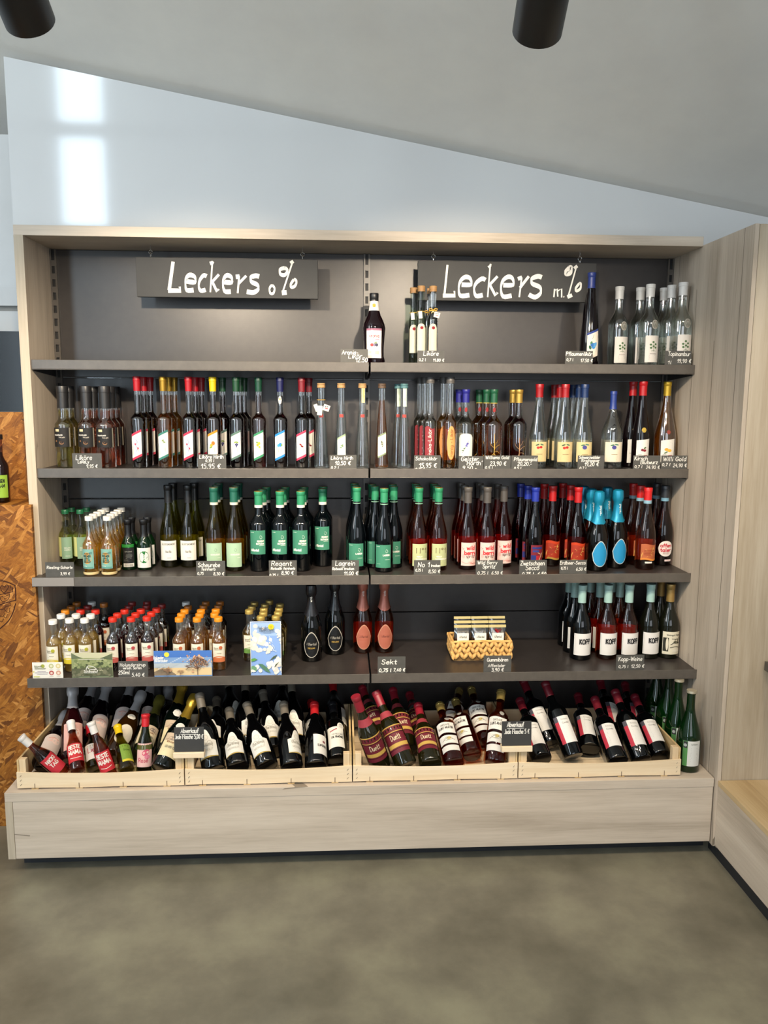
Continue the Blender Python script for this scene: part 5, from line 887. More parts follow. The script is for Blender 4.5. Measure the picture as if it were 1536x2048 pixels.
card(0, 1330.7, 1383.4, 701.5, [('Topinambur', 1336, 1380, 711.5), ('19,90 €', 1354, 1382, 725.5), ('1l', 1335, 1342, 728)], PC+'white-capped spirits')
card(1, 144, 203, 906.5, [('Liköre', 152, 184, 919.5), ('LeReLy', 156, 178, 926.5), ('9,95 €', 173, 195, 935.5)], PC+'black-capped liqueurs')
card(1, 395.5, 452, 908.5, [('Liköre Hirth', 399, 447, 917), ('0,35 l', 411, 428, 924), ('15,95 €', 402, 441, 937)], PC+'slim fruit liqueurs')
card(1, 659, 713, 910, [('Liköre Hirth', 662, 706, 919), ('10,50 €', 670, 701, 930), ('0,2 l', 662, 677, 938)], PC+'clear tapering bottles')
card(1, 828, 881.5, 910.6, [('Schokolikör', 831, 874, 920.5), ('15,95 €', 838, 873, 935), ('0,35 l', 831, 848, 941)], PC+'chocolate liqueurs')
card(1, 917.5, 967.5, 912, [('Geister', 922, 957, 922), ("'Hörth'", 931, 964, 930), ('9,50.-', 925, 953, 940)], PC+'blue-capped clear bottles')
card(1, 968.5, 1022, 911, [('Williams Gold', 971, 1018, 918), ('23,90 €', 980, 1012, 931), ('0,5 l', 970, 985, 938)], PC+'green-capped amber bottles')
card(1, 1023, 1076, 911, [('Pflaumengold', 1028, 1074, 922), ('20,20.-', 1035, 1063, 931), ('0,5 l', 1028, 1042, 939)], PC+'gold-capped ruby bottles')
card(1, 1156, 1208.7, 911, [('Schwarzwälder', 1158, 1200, 917.5), ('Kirschwasser', 1163, 1199, 923.5), ('19,20 €', 1169, 1197, 932), ('0,7 l', 1159, 1172, 939)], PC+'flute bottles with cherry and plum labels')
card(1, 1267, 1321.5, 911, [('Kirsch', 1269, 1295, 920.5), ('Blutwurz', 1281, 1315, 928), ('0,7 l', 1269, 1284, 936), ('24,90 €', 1292, 1319, 938)], PC+'red-capped dark bottles')
card(1, 1323, 1375, 911, [('Willi Gold', 1326, 1372, 922), ('0,7 l', 1324, 1340, 932), ('24,90 €', 1346, 1373, 934)], PC+'gold-capped amber flute bottle')
card(2, 90, 147.5, 1124.5, [('Riesling-Schorle', 94, 145, 1137.5), ('3,99 €', 121, 140, 1150)], PC+'pale wine spritzers')
card(2, 392, 450, 1122, [('Scheurebe', 396, 440, 1134), ('feinherb', 403, 431, 1141), ('0,75', 395, 407, 1149.5), ('8,30 €', 427, 448, 1150.5)], PC+'wines with pale green labels')
card(2, 537.6, 593.4, 1121, [('Regent', 543, 583, 1131.5), ('Rotwein feinherb', 542, 590, 1139.5), ('8,90 €', 563, 587, 1149), ('0,75 l', 539, 556, 1153)], PC+'square-shouldered dark wines')
card(2, 663.7, 718, 1120.5, [('Lagrein', 671, 710, 1131), ('Rotwein trocken', 665, 708, 1140), ('11,00 €', 688, 716, 1150)], PC+'slim dark wines')
card(2, 828, 881, 1120.5, [('No 1', 836, 859, 1134), ('trocken', 862, 880, 1133.5), ('0,75 l', 831, 845, 1143), ('8,50 €', 857, 880, 1146)], PC+'orange wines with number labels')
card(2, 952, 1006, 1120.5, [('Wild Berry', 955, 994, 1128.5), ('Spritz', 965, 990, 1136.5), ('0,75 l', 955, 976, 1149), ('6,50 €', 983, 1005, 1149)], PC+'grey-capped red spritz')
card(2, 1039, 1094, 1120, [('Zwetschgen', 1041, 1089, 1130.5), ('Secco', 1051, 1078, 1140), ('0,75 l  6,50', 1044, 1092, 1151.5)], PC+'blue-capped ruby bottles')
card(2, 1119.7, 1174, 1120, [('Erdbeer-Secco', 1120, 1171, 1129), ('0,75 l', 1122, 1135, 1139), ('6,50 €', 1152, 1172, 1141)], PC+'ruby bottles with golden leaf labels')
card(3, 236, 295.5, 1322.5, [('Holundersirup', 240, 291, 1333), ('versch. Sorten', 246, 283, 1338.5), ('250ml', 237, 259, 1348.5), ('5,40 €', 264, 289, 1353)], PC+'elderflower syrups')
card(3, 755.5, 811, 1313.5, [('Sekt', 763, 793, 1328.5), ('0,75 l', 758, 782, 1344), ('7,40 €', 787, 810, 1343)], PC+'copper and black sparkling wines', 1.6)
card(3, 967.5, 1023, 1311.5, [('Gummibären', 974, 1016, 1323), ('Affentaler', 976, 1010, 1334), ('3,90 €', 983, 1007, 1343)], PC+'bags of sweets in the basket')
card(3, 1233, 1289, 1310, [('Kopp-Weine', 1237, 1284, 1322), ('0,75 l', 1237, 1256, 1336), ('12,50 €', 1262, 1288, 1335.5)], PC+'white-labelled wines')
# ------------------------------------------------------------------ printed cards on the fourth shelf
def flyer(name, x0, x1, y0, colr, ops, label, lean=0, cat='postcard', clip=True):
    y = -D[3]+.006; z0 = Z[3]-.0035; a, b = onY(x0, y0, y), onY(x1, y0, y); k = onY(x0+1, y0, y).x-a.x
    mb = MB(); mb.box(a.x, b.x, y, y+.0008, z0, a.z); o = tag(link(name, mb.mesh(name, paper(colr))), label, cat, 'printed cards on the fourth shelf')
    def put(x, zz, l):
        X = min(max(a.x+x*k, a.x), b.x); Zz = min(max(a.z-zz*k, z0), a.z); return (X, y-.0004-.00003*l, Zz)
    def flip(o2):
        if o2[0] == 'l': return ('l', o2[1], o2[2], o2[3]) + tuple(o2[4:])
        return o2
    mb = MB(); art(mb, [flip(q) for q in ops if q[0] != 't'], put)
    n = len(ops)
    for i, q in enumerate(ops):
        if q[0] != 't': continue
        _, s, x, yy, wd, h, c, pen = q[:8]
        for jj, ln in enumerate(text_lines(s, x, 0, wd, h, .15, 2, 'c')):
            v, f = ribbon(ln, pen); mb.add([put(p, yy-r, n+i+(jj % 7)*.13) for p, r in v], f, ink(c))
    part('card_print', mb, o); return o
def dots(n, fx, fy, r0, r1, cs, seed):
    r = random.Random(seed); return [('e', fx(r), fy(r), q, q*r.uniform(.6, 1), r.choice(cs), r.uniform(0, 3)) for q in [r.uniform(r0, r1) for _ in range(n)]]
flyer('logo_card', 64, 125, 1325, 'efece2', [('e', 21, 8, 4, 4, 'a9b04a'), ('e', 38, 8, 5, 5, 'b9c08a'), ('e', 38, 8, 3, 3, 'e3e0c4'), ('e', 52, 8, 5, 5, 'd8c98e'), ('e', 52, 8, 3, 3, 'ece2c0'), ('e', 38, 22.5, 5, 5, 'b85a58'), ('e', 38, 23, 2.6, 2.6, 'e8cfc4'), ('e', 52, 22.5, 5, 5, 'd2a08a'), ('e', 52, 23, 2.6, 2.6, 'ecd8c8'), ('t', 'Holunder', 12, 10, 16, 4, '8a9478', .5), ('t', 'Blütenzauber', 16, 14.5, 22, 4, '8a9478', .5), ('r', 10, 19, 27, 20, 'a89ca8'), ('r', 5, 21.5, 32, 22.6, '8a7f94'), ('r', 9, 24.5, 30, 25.4, 'a89ca8'), ('r', 34, 14.5, 42, 15.2, 'b4b0a0'), ('r', 48, 14.5, 56, 15.2, 'b4b0a0'), ('r', 34, 29, 42, 29.8, 'b4b0a0'), ('r', 48, 29, 56, 29.8, 'b4b0a0'), ('r', 2, 29.5, 14, 31.5, 'c9cf5a'), ('e', 2.5, 20, 1.2, 1.6, 'd8cf5a')], 'small white printed card with four round fruit logos')
sk = [('r', 0, 0, 82, 14, 'c9c8a8'), ('p', [(0, 0), (14, 8), (28, 13), (0, 20)], '6a7458'), ('p', [(82, 2), (66, 9), (54, 13), (82, 22)], '5f6a50'), ('p', [(0, 13), (30, 11), (56, 12), (82, 16), (82, 34), (0, 34)], '8f9a6c')]
sk += dots(60, lambda r: r.uniform(2, 80), lambda r: r.uniform(15, 33), 1.2, 4, ['5d6a48', '77855a', 'a4ab7c', '4a553c', '98a070'], 3)+[('p', [(0, 33), (82, 31), (82, 49), (0, 49)], '5a5f48')]+dots(40, lambda r: r.uniform(1, 81), lambda r: r.uniform(34, 48), 1.5, 5, ['6a6c55', '525740', '7a7a62', '5f634c'], 5)
sk += [('r', 15, 12.5, 66, 13.6, 'e6e4d4'), ('l', [(29, 36), (32, 28), (35, 34), (50, 35)], 1.3, 'f0efe6', 1), ('l', [(33, 27), (44, 29), (50, 34)], 1.1, 'f0efe6', 1), ('r', 26, 42, 52, 43, 'd8d8c8'), ('t', 'Schilkeshof', 39, 40.5, 28, 5, 'f0efe6', .8), ('l', [(56, 38), (60, 36), (63, 38)], 1, 'c9c8a4')]
flyer('postcard', 142, 224.5, 1306, '8f9a78', sk, 'muted green postcard of a valley with a white hut logo')
bl = [('r', 0, 0, 116, 14, '4a78c4'), ('r', 0, 14, 116, 26, '7ea3d4'), ('r', 0, 26, 116, 36, 'b9c4cc'), ('r', 0, 36, 116, 52, 'e0c79a'), ('e', 26, 8, 5.2, 5.2, 'e8e04c'), ('p', [(0, 52), (0, 44), (14, 38), (30, 40), (44, 50), (44, 52)], '8a7a66')]
def tree2(x, y, h, s, c, seed):
    r = random.Random(seed); o = [('l', [(x, y), (x+.3, y-h*.45)], 1.3*s, c)]
    def br(px, py, a, l, d):
        qx, qy = px+l*math.cos(a), py-l*math.sin(a); o.append(('l', [(px, py), (qx, qy)], (.35+.28*d)*s, c))
        if d > 0:
            for _ in range(3): br(qx, qy, a+r.uniform(-.75, .75), l*r.uniform(.62, .82), d-1)
    for a in (.5, .95, 1.4, 1.8, 2.25, 2.7): br(x+.2, y-h*.35, a, h*.24, 3 if s > .8 else 2)
    return o
bl += dots(120, lambda r: 88+r.gauss(0, 10), lambda r: 23+r.gauss(0, 8), .8, 2.4, ['d2a684', 'e0b896', 'bf9070', 'ecd0b4'], 8)+dots(40, lambda r: 27+r.gauss(0, 5), lambda r: 40+r.gauss(0, 3), 1, 2.2, ['b98c6c', 'c9a07c'], 9)+dots(10, lambda r: 54+r.gauss(0, 4), lambda r: 43+r.gauss(0, 2), .8, 1.8, ['c9a27c', 'b88f6c'], 10)
bl += tree2(88, 50, 38, 1, '6a4c3c', 2)+tree2(27, 50, 18, .6, '6f5a48', 4)+tree2(54, 50, 14, .5, '8a6c54', 5)+[('t', 'Holunder', 14, 11, 20, 7, 'f2f2ee', .9), ('t', 'Blütenzauber', 19, 17, 26, 6.5, 'f2f2ee', .8)]+[('l', [(10+k*4, 36-k*2.1), (12+k*4, 33-k*2.1), (13+k*4, 35.5-k*2.1)], .8, 'dfe6ee') for k in range(12)]
flyer('postcard', 307, 423.5, 1302, '6f9ad2', bl, 'blue postcard with bare trees under a yellow sun logo')
fl = [('r', 0, 0, 62, 30, '9fbce6'), ('r', 0, 30, 62, 108, '86a9e2')]
fl += dots(46, lambda r: 15+r.gauss(0, 10), lambda r: 40+r.gauss(0, 10), 3, 7, ['f0ece2', 'ece2d4', 'f4f0ea', 'e8ddd0'], 21)+dots(16, lambda r: 37+r.gauss(0, 5), lambda r: 60+r.gauss(0, 6), 2, 4, ['f0ece2', 'ece2d4', 'e6dccf'], 22)+dots(12, lambda r: 57+r.gauss(0, 3), lambda r: 26+r.gauss(0, 8), 2, 4.5, ['e9e2d2', 'f0ece2'], 23)+dots(22, lambda r: 52+r.gauss(0, 8), lambda r: 92+r.gauss(0, 10), 2.5, 6, ['ece6da', 'f2eee6', 'd9d4cc'], 24)+dots(10, lambda r: 10+r.gauss(0, 8), lambda r: 100+r.gauss(0, 4), 3, 5, ['d6dfe0', 'ece8dc'], 25)
fl += [('p', [(0, 78), (8, 76), (14, 79), (6, 83), (0, 83)], '5c9a4c'), ('p', [(0, 94), (6, 92), (12, 96), (12, 104), (4, 100), (0, 101)], '6a9a78'), ('p', [(15, 88), (24, 89), (34, 97), (40, 108), (30, 104), (22, 97)], '55806a'), ('p', [(38, 82), (46, 73), (54, 69), (50, 76)], '4f5f4c'), ('p', [(47, 97), (50, 90), (58, 84), (52, 92)], '55604c'), ('e', 42, 11, 6, 6, 'dccb30'), ('e', 42, 11, 3, 3, 'c9b020'), ('t', 'Holunder', 26, 15, 20, 6, '47505a', .6), ('t', 'Blütenzauber', 34, 20, 30, 6, '47505a', .6), ('r', 26, 23, 42, 23.6, '5a6a7a'), ('l', [(38, 31), (42, 38), (44, 44)], 1, 'd8e6f4', 1), ('l', [(44, 48), (48, 54), (46, 60), (52, 62)], 1, 'd8e6f4', 1), ('r', 0, 0, 62, .9, 'f2f0ea'), ('r', 0, 0, .9, 108, 'f2f0ea'), ('r', 61, 0, 62, 108, 'f2f0ea')]
flyer('flyer', 500, 562, 1243, '8fb0e4', fl, 'tall sky blue flyer with white elder blossom before the gold-capped syrups', cat='flyer')
# ------------------------------------------------------------------ crates of bottles
CX = [(.014, .588), (.592, 1.178), (1.182, 1.774), (1.778, 2.3745)]; YF, YBK, ZC = -.607, -.128, PB+.0005
CL = ['pine crate of gift bottles and foil-necked sparkling wine next to the chipboard counter', 'pine crate of dark red wines with crest labels', 'pine crate of burgundy-labelled and rose wines', 'pine crate of red wines with red-striped labels beside the standing green bottles']
for ci, (x0, x1) in enumerate(CX):
    t = thing('wooden_crate', CL[ci], 'crate', (0, 0, 0), 'pine crates on the plinth'); n = 12
    vs = []
    for yy in (YF, YF+.006):
        for k in range(n+1):
            x = x0+(x1-x0)*k/n; s = math.sin(math.pi*k/n); vs += [(x, yy, ZC+.005+.001*math.sin(k)), (x, yy, ZC+.064-.010*s)]
    m = 2*(n+1); fs = []
    for k in range(n):
        a = 2*k; fs += [(a, a+2, a+3, a+1), (m+a, m+a+1, m+a+3, m+a+2), (a+1, a+3, m+a+3, m+a+1), (a, m+a, m+a+2, a+2)]
    fs += [(0, 1, m+1, m), (2*n, m+2*n, m+2*n+1, 2*n+1)]
    mb = MB(); mb.add(vs, fs); part('front_board', mb, t, W_CRATE)
    mb = MB(); mb.box(x0, x1, YBK-.006, YBK, ZC+.005, ZC+.07); part('back_board', mb, t, W_CRATE)
    for sx, xs in ((1, x0), (-1, x1)):
        a, b = sorted((xs+.0005*sx, xs+.0075*sx)); mb = MB(); mb.box(a, b, YF+.0065, YBK-.0065, ZC+.012, ZC+.106); part('side_board', mb, t, W_CRATEY)
        for yp, sy in ((YF+.007, 1), (YBK-.007, -1)):
            a, b = sorted((xs+.008*sx, xs+.030*sx)); c, d = sorted((yp, yp+(.022 if sy > 0 else .010)*sy)); mb = MB(); mb.box(a, b, c, d, ZC+.008, ZC+.107); part('corner_post', mb, t, W_CRATEZ, bevel=.001)
    for k in range(7):
        y = YF+.012+k*.062; mb = MB(); mb.box(x0+.009, x1-.009, y, y+.052, ZC+.003, ZC+.0075); part('bottom_slat', mb, t, W_CRATE)
    for k in range(4): mb = MB(); xx = x0+.06+(x1-x0-.12)*k/3; mb.box(xx-.012, xx+.012, YF, YBK, ZC, ZC+.003); part('runner', mb, t, W_CRATEY)
    mb = MB(); sm = pm('8a7f70', .4, .8)
    for xx in (x0+.014, x1-.014):
        for zz in (.018, .034, .05): mb.tube([(xx-.003, YF-.0008, ZC+zz-.003), (xx+.002, YF-.0008, ZC+zz+.003)], .0007, 4, sm)
    for k in range(4):
        xx = x0+.06+(x1-x0-.12)*k/3; mb.tube([(xx, YF-.0008, ZC+.003), (xx, YF-.0008, ZC+.022)], .0009, 4, pm('5a3c2c', .6))
    part('staples', mb, t)['kind'] = 'stuff'
def lie(key, B, ax, desc, spin, group):
    "a bottle lying in its crate: middle of its foot B, axis toward the mouth"
    B, ax = Vector(B), Vector(ax).normalized(); v = CAM-B; v = (v-ax*v.dot(ax)).normalized(); yv = -v; xv = yv.cross(ax)
    put_kind(key, rot(Matrix(((xv.x, yv.x, ax.x, B.x), (xv.y, yv.y, ax.y, B.y), (xv.z, yv.z, ax.z, B.z), (0, 0, 0, 1))), R_(spin)), desc, group)
for row in [
 ('nick', (0.1595, -0.5535, 0.3338), (-0.625, -0.1681, 0.7623), 'small white-capped bottle lying aslant at the crate corner, red label', 10, 'bottles in the first crate'),
 ('mama', (0.2156, -0.582, 0.3564), (-0.3382, 0.7391, 0.5825), 'small white-capped bottle with red label, between the corner one and the red cap', -2, 'bottles in the first crate'),
 ('love', (0.2597, -0.5413, 0.3423), (-0.3243, 0.8446, 0.426), 'small red-capped bottle with white script label', 6, 'bottles in the first crate'),
 ('mama', (0.3253, -0.5698, 0.3288), (-0.3368, 0.1302, 0.9325), 'small white-capped bottle with red label, beside the yellow cap', -8, 'bottles in the first crate'),
 ('green_label', (0.3866, -0.583, 0.3559), (-0.3687, 0.8128, 0.451), 'small yellow-capped bottle with green label', 4, 'bottles in the first crate'),
 ('pink_label', (0.4343, -0.5469, 0.329), (0.0172, 0.2045, 0.9787), 'small red-capped bottle with pink flower label', 0, 'bottles in the first crate'),
 ('silver_dark', (0.07, -0.5157, 0.3561), (-0.0552, 0.9772, 0.2052), 'grey-foiled dark sparkling bottle with pink face label along the crate side', 0, 'bottles in the first crate'),
 ('silver_pink', (0.162, -0.4803, 0.3464), (-0.1968, 0.7162, 0.6695), 'grey-foiled rosy sparkling bottle with large pink face label', 5, 'bottles in the first crate'),
 ('silver_dark', (0.1986, -0.3745, 0.3515), (-0.0277, 0.8585, 0.512), 'bright silver-foiled dark bottle rising behind the small ones', 20, 'bottles in the first crate'),
 ('silver_dark', (0.1182, -0.3045, 0.3528), (-0.0157, 0.894, 0.4477), 'grey-foiled bottle deep in the first crate behind the rosy one', 0, 'bottles in the first crate'),
 ('silver_dark', (0.2754, -0.3037, 0.3532), (-0.0254, 0.891, 0.4534), 'silver-foiled bottle leaning toward the middle, upper row', 0, 'bottles in the first crate'),
 ('silver_amber', (0.3066, -0.4614, 0.3542), (0.1278, 0.8888, 0.44), 'silver-foiled amber bottle with oval label, middle of the first crate', 0, 'bottles in the first crate'),
 ('silver_dark', (0.3625, -0.2954, 0.3508), (-0.0324, 0.8615, 0.5068), 'grey-foiled bottle behind the amber one', 30, 'bottles in the first crate'),
 ('silver_dark', (0.4749, -0.3166, 0.3558), (-0.1948, 0.9279, 0.3179), 'grey-foiled bottle half lost in the dark near the gold foils', 40, 'bottles in the first crate'),
 ('green_gold_sekt', (0.4028, -0.4737, 0.3544), (0.0474, 0.9278, 0.37), 'dull gold-foiled green bottle with picture label', 0, 'bottles in the first crate'),
 ('gold_sekt', (0.4895, -0.4509, 0.3479), (0.0953, 0.7463, 0.6588), 'gold-foiled bottle standing up behind the bright one', 10, 'bottles in the first crate'),
 ('gold_sekt', (0.5022, -0.5731, 0.3539), (0.263, 0.7733, 0.577), 'bright gold-foiled green bottle with cream picture label and neck seal', -4, 'bottles in the first crate'),
 ('crest_red', (0.6858, -0.5697, 0.3468), (-0.2689, 0.6833, 0.6788), 'dark wine with crest label behind the first easel sign', -12, 'bottles in the second crate'),
 ('crest_red', (0.6767, -0.4428, 0.3545), (-0.134, 0.9361, 0.3253), 'dark wine with crest label, mostly hidden, second in its crate', -30, 'bottles in the second crate'),
 ('crest_red', (0.7747, -0.5815, 0.357), (-0.2263, 0.9034, 0.3642), 'dark wine with full crest label lying higher, neck in shadow', -8, 'bottles in the second crate'),
 ('crest_red', (0.8769, -0.577, 0.3576), (-0.3308, 0.8247, 0.4588), 'dark wine with full crest label, lying at the front board, grey capsule', -6, 'bottles in the second crate'),
 ('crest_red', (0.8879, -0.4427, 0.3521), (-0.2112, 0.8664, 0.4525), 'dark wine with crest label showing past the sloping one', 10, 'bottles in the second crate'),
 ('crest_red', (0.9645, -0.5793, 0.3535), (-0.1565, 0.8757, 0.4568), 'dark wine whose crest label is turned aside', 48, 'bottles in the second crate'),
 ('crest_red', (0.9666, -0.408, 0.3494), (-0.0915, 0.7923, 0.6033), 'dark wine with crest label lying high at the rear of the second crate', 0, 'bottles in the second crate'),
 ('crest_red', (0.9077, -0.2895, 0.3515), (-0.0489, 0.8823, 0.4681), 'dark wine in the rear behind the turned label', -20, 'bottles in the second crate'),
 ('super_red', (1.05, -0.3881, 0.3564), (-0.1143, 0.9791, 0.1682), 'dark wine with turned white label behind the red capsule', -40, 'bottles in the second crate'),
 ('super_red', (1.0506, -0.581, 0.354), (-0.0463, 0.8982, 0.4372), 'dark wine with red capsule and white label at the front board', 14, 'bottles in the second crate'),
 ('rhone_red', (1.1294, -0.5349, 0.3531), (-0.0725, 0.9359, 0.3448), 'upright dark wine with white label and paper medal beside the crate post', 0, 'bottles in the second crate'),
 ('super_red', (1.1265, -0.3113, 0.3551), (-0.071, 0.9279, 0.3661), 'red-capsuled dark wine in shadow behind the upright one', 60, 'bottles in the second crate'),
 ('crest_red', (0.7276, -0.2847, 0.3522), (-0.2205, 0.8589, 0.4622), 'grey-capsuled dark wine deep in the second crate, first of three', 30, 'bottles in the second crate'),
 ('crest_red', (0.7802, -0.4035, 0.3481), (-0.0845, 0.7599, 0.6445), 'grey-capsuled dark wine deep in the second crate, second of three', 30, 'bottles in the second crate'),
 ('crest_red', (0.8138, -0.2854, 0.3507), (0.0031, 0.8665, 0.4991), 'grey-capsuled dark wine deep in the second crate, third of three', 40, 'bottles in the second crate'),
 ('duet', (1.2851, -0.5384, 0.3346), (-0.3135, -0.1245, 0.9414), 'greenish wine with burgundy and gold label next to the crate post', 0, 'bottles in the third crate'),
 ('duet', (1.3774, -0.5662, 0.3463), (-0.3467, 0.6318, 0.6933), 'greenish wine with burgundy and gold label, second at the front board', 0, 'bottles in the third crate'),
 ('duet', (1.3001, -0.3607, 0.355), (-0.2375, 0.9001, 0.3653), 'burgundy-capped wine behind the first of its kind', -15, 'bottles in the third crate'),
 ('duet', (1.3878, -0.4482, 0.3531), (-0.1234, 0.8814, 0.4559), 'greenish wine with burgundy label in the second layer', 10, 'bottles in the third crate'),
 ('duet', (1.4555, -0.3578, 0.3568), (-0.0863, 0.971, 0.2228), 'burgundy-labelled wine in the dark of the third crate', 0, 'bottles in the third crate'),
 ('duet', (1.4636, -0.5831, 0.3547), (-0.0725, 0.9171, 0.392), 'wine with dull burgundy label beside the rose bottles', 4, 'bottles in the third crate'),
 ('martin', (1.5499, -0.582, 0.3546), (-0.0741, 0.9143, 0.3982), 'rose wine with three white bands, first beside the burgundy labels', 0, 'bottles in the third crate'),
 ('martin', (1.6265, -0.5123, 0.3548), (-0.0855, 0.9349, 0.3445), 'rose wine with white bands, second, label turned aside', -22, 'bottles in the third crate'),
 ('martin', (1.6963, -0.4117, 0.3542), (-0.0507, 0.9204, 0.3878), 'rose wine with white bands lying higher behind the second', 0, 'bottles in the third crate'),
 ('martin', (1.6963, -0.5709, 0.3484), (0.2179, 0.7361, 0.6408), 'rose wine with white bands and shining gold top next to the easel sign', -4, 'bottles in the third crate'),
 ('martin', (1.5531, -0.3371, 0.3565), (0.3003, 0.9161, 0.2657), 'rose wine in shadow at the rear of the third crate', 10, 'bottles in the third crate'),
 ('stripe_red', (1.8765, -0.5536, 0.3528), (-0.0767, 0.915, 0.3962), 'dark wine with red-striped label touching the second easel sign', 10, 'bottles in the fourth crate'),
 ('stripe_red', (1.9418, -0.4246, 0.3493), (-0.1763, 0.8128, 0.5552), 'dark wine with red-striped label in the layer behind the easel sign', 8, 'bottles in the fourth crate'),
 ('stripe_red', (2.0042, -0.5222, 0.3461), (-0.2028, 0.6858, 0.699), 'dark wine with red-striped label, third from the easel sign', 16, 'bottles in the fourth crate'),
 ('stripe_red', (2.0775, -0.4802, 0.3533), (0.119, 0.9319, 0.3426), 'dark wine with red-striped label lying beneath glints, middle of its crate', 12, 'bottles in the fourth crate'),
 ('stripe_red', (2.1515, -0.5814, 0.3517), (-0.0188, 0.8949, 0.4458), 'dark wine with red-striped label resting on the front board', 10, 'bottles in the fourth crate'),
 ('stripe_red', (2.2123, -0.3727, 0.3522), (0.0817, 0.9003, 0.4276), 'dark wine whose label corner shows above the front one', 46, 'bottles in the fourth crate'),
 ('stripe_red', (2.2455, -0.5686, 0.3492), (-0.075, 0.8218, 0.5648), 'dark wine with red-striped label and bright burgundy capsule', 22, 'bottles in the fourth crate'),
 ('stripe_red', (2.3255, -0.5499, 0.3524), (-0.0181, 0.9066, 0.4217), 'dark wine with red-striped label against the crate side', 16, 'bottles in the fourth crate'),
 ('stripe_red', (2.2943, -0.3673, 0.3534), (0.1797, 0.9107, 0.3558), 'dark wine in the shadow at the rear of the fourth crate', 56, 'bottles in the fourth crate'),
]: lie(*row)
# ------------------------------------------------------------------ small easel signs on the crate corners
def easel(x0, x1, y0, y1, yw, lines, label):
    y = YF-.004; a, b = onY(x0, y0, y), onY(x1, y1, y); t = thing('easel_sign', label, 'sign', (0, 0, 0), 'small chalkboard easels'); k = onY(x0+1, y0, y).x-a.x
    zt = ZC+.1075; zw = zt+.020; lean = .10
    q = lambda x, z, off=0: (x, y+.008+(z-zw)*lean+off, z)
    mb = MB(); mb.prism([(a.x, zw-.004), (b.x, zw-.004), (b.x, a.z), (a.x, a.z)], lambda p, s: q(p[0], p[1], .003*s)); part('sign_board', mb, t, CHALK)
    mb = MB(); mb.box(a.x-.002, b.x+.002, y-.004, y+.006, zt, zw); mb.box(a.x-.002, b.x+.002, y+.0135, y+.026, zt, zw); mb.box(a.x-.002, b.x+.002, y+.006, y+.0135, zt, zw-.006); part('sign_foot', mb, t, W_CRATE, bevel=.0015)
    mb = MB()
    for s, tx0, tx1, ty, pen in lines:
        p, r = onY(tx0, ty, y), onY(tx1, ty, y)
        if s == '_': v, f = ribbon([(p.x, p.z), (r.x, r.z+.001)], pen*k); mb.add([q(i, j, -.0006) for i, j in v], f, pm('eceae2', .7)); continue
        for jj, ln in enumerate(text_lines(s, p.x, p.z, r.x-p.x, 9.0*k, .12, 2)): v, f = ribbon(ln, pen*k); mb.add([q(i, j, -.0004-.00003*(jj % 8)) for i, j in v], f, pm('eceae2', .7))
    part('lettering', mb, t)
easel(346, 407, 1459, 1496, 0, [('Abverkauf', 360, 395, 1469.5, 1.5), ('_', 360, 393, 1472.5, 1), ('Jede Flasche 5,00 €', 348, 405, 1481, 1.4)], 'small chalkboard on wooden foot over the joint of the first two crates')
easel(1006, 1064, 1447, 1484, 0, [('Abverkauf', 1016, 1049, 1457, 1.5), ('_', 1016, 1049, 1460, 1), ('Jede Flasche 5 €', 1010, 1060, 1470.5, 1.4)], 'small chalkboard on wooden foot over the joint of the last two crates')
# ------------------------------------------------------------------ basket of sweets
zS = Z[3]-.0035; p = onZ(905, 1323, zS); q = onZ(1024, 1322, zS)
bx0, bx1, by0 = p.x, q.x, p.y+.006; by1 = by0+.125; bh = .074
t = thing('basket', 'golden woven basket holding bags of sweets on the fourth shelf', 'basket')
wick = noisy('water_hyacinth', 'b98a4c', 'd9b070', 60, .7, None, .2, 4, .4)
mb = MB(); mb.box(bx0+.006, bx1-.006, by0+.006, by1-.006, zS, zS+.006); part('basket_bottom', mb, t, wick)
for nm, b in (('core', (bx0+.004, bx1-.004, by0+.005, by0+.008)), ('core', (bx0+.004, bx1-.004, by1-.008, by1-.005)), ('core', (bx0+.005, bx0+.008, by0+.004, by1-.004)), ('core', (bx1-.008, bx1-.005, by0+.004, by1-.004))):
    mb = MB(); mb.box(*b, zS+.002, zS+bh-.004); part('inner_wall', mb, t, pm('7a5628', .8))
mb = MB(); mb.lathe([(.001, -.019), (.0062, -.012), (.0078, 0), (.0062, .012), (.001, .019)], 8); strand = mb.mesh('strand', wick, True)
def strands(n, f):
    for r in range(3):
        for k in range(n):
            M = f(k+.5+(.25 if r % 2 else -.25), r); o = link('strand', strand, t); o.matrix_local = M
lx, ly = bx1-bx0, by1-by0
tl_ = lambda k: .45 if k % 2 < 1 else -.45
strands(14, lambda k, r: Matrix.Translation((bx0+lx*k/14, by0+.003, zS+.0215+.021*r)) @ Matrix.Rotation(.5 if int(k*1) % 2 else -.5, 4, 'Y'))
strands(14, lambda k, r: Matrix.Translation((bx0+lx*k/14, by1-.003, zS+.0215+.021*r)) @ Matrix.Rotation(.5 if int(k) % 2 else -.5, 4, 'Y'))
strands(7, lambda k, r: Matrix.Translation((bx0+.003, by0+ly*k/7, zS+.0215+.021*r)) @ Matrix.Rotation(.5 if int(k) % 2 else -.5, 4, 'X'))
strands(7, lambda k, r: Matrix.Translation((bx1-.003, by0+ly*k/7, zS+.0215+.021*r)) @ Matrix.Rotation(.5 if int(k) % 2 else -.5, 4, 'X'))
mb = MB(); pts = [(bx0+.003, by0+.003), (bx1-.003, by0+.003), (bx1-.003, by1-.003), (bx0+.003, by1-.003), (bx0+.003, by0+.003)]
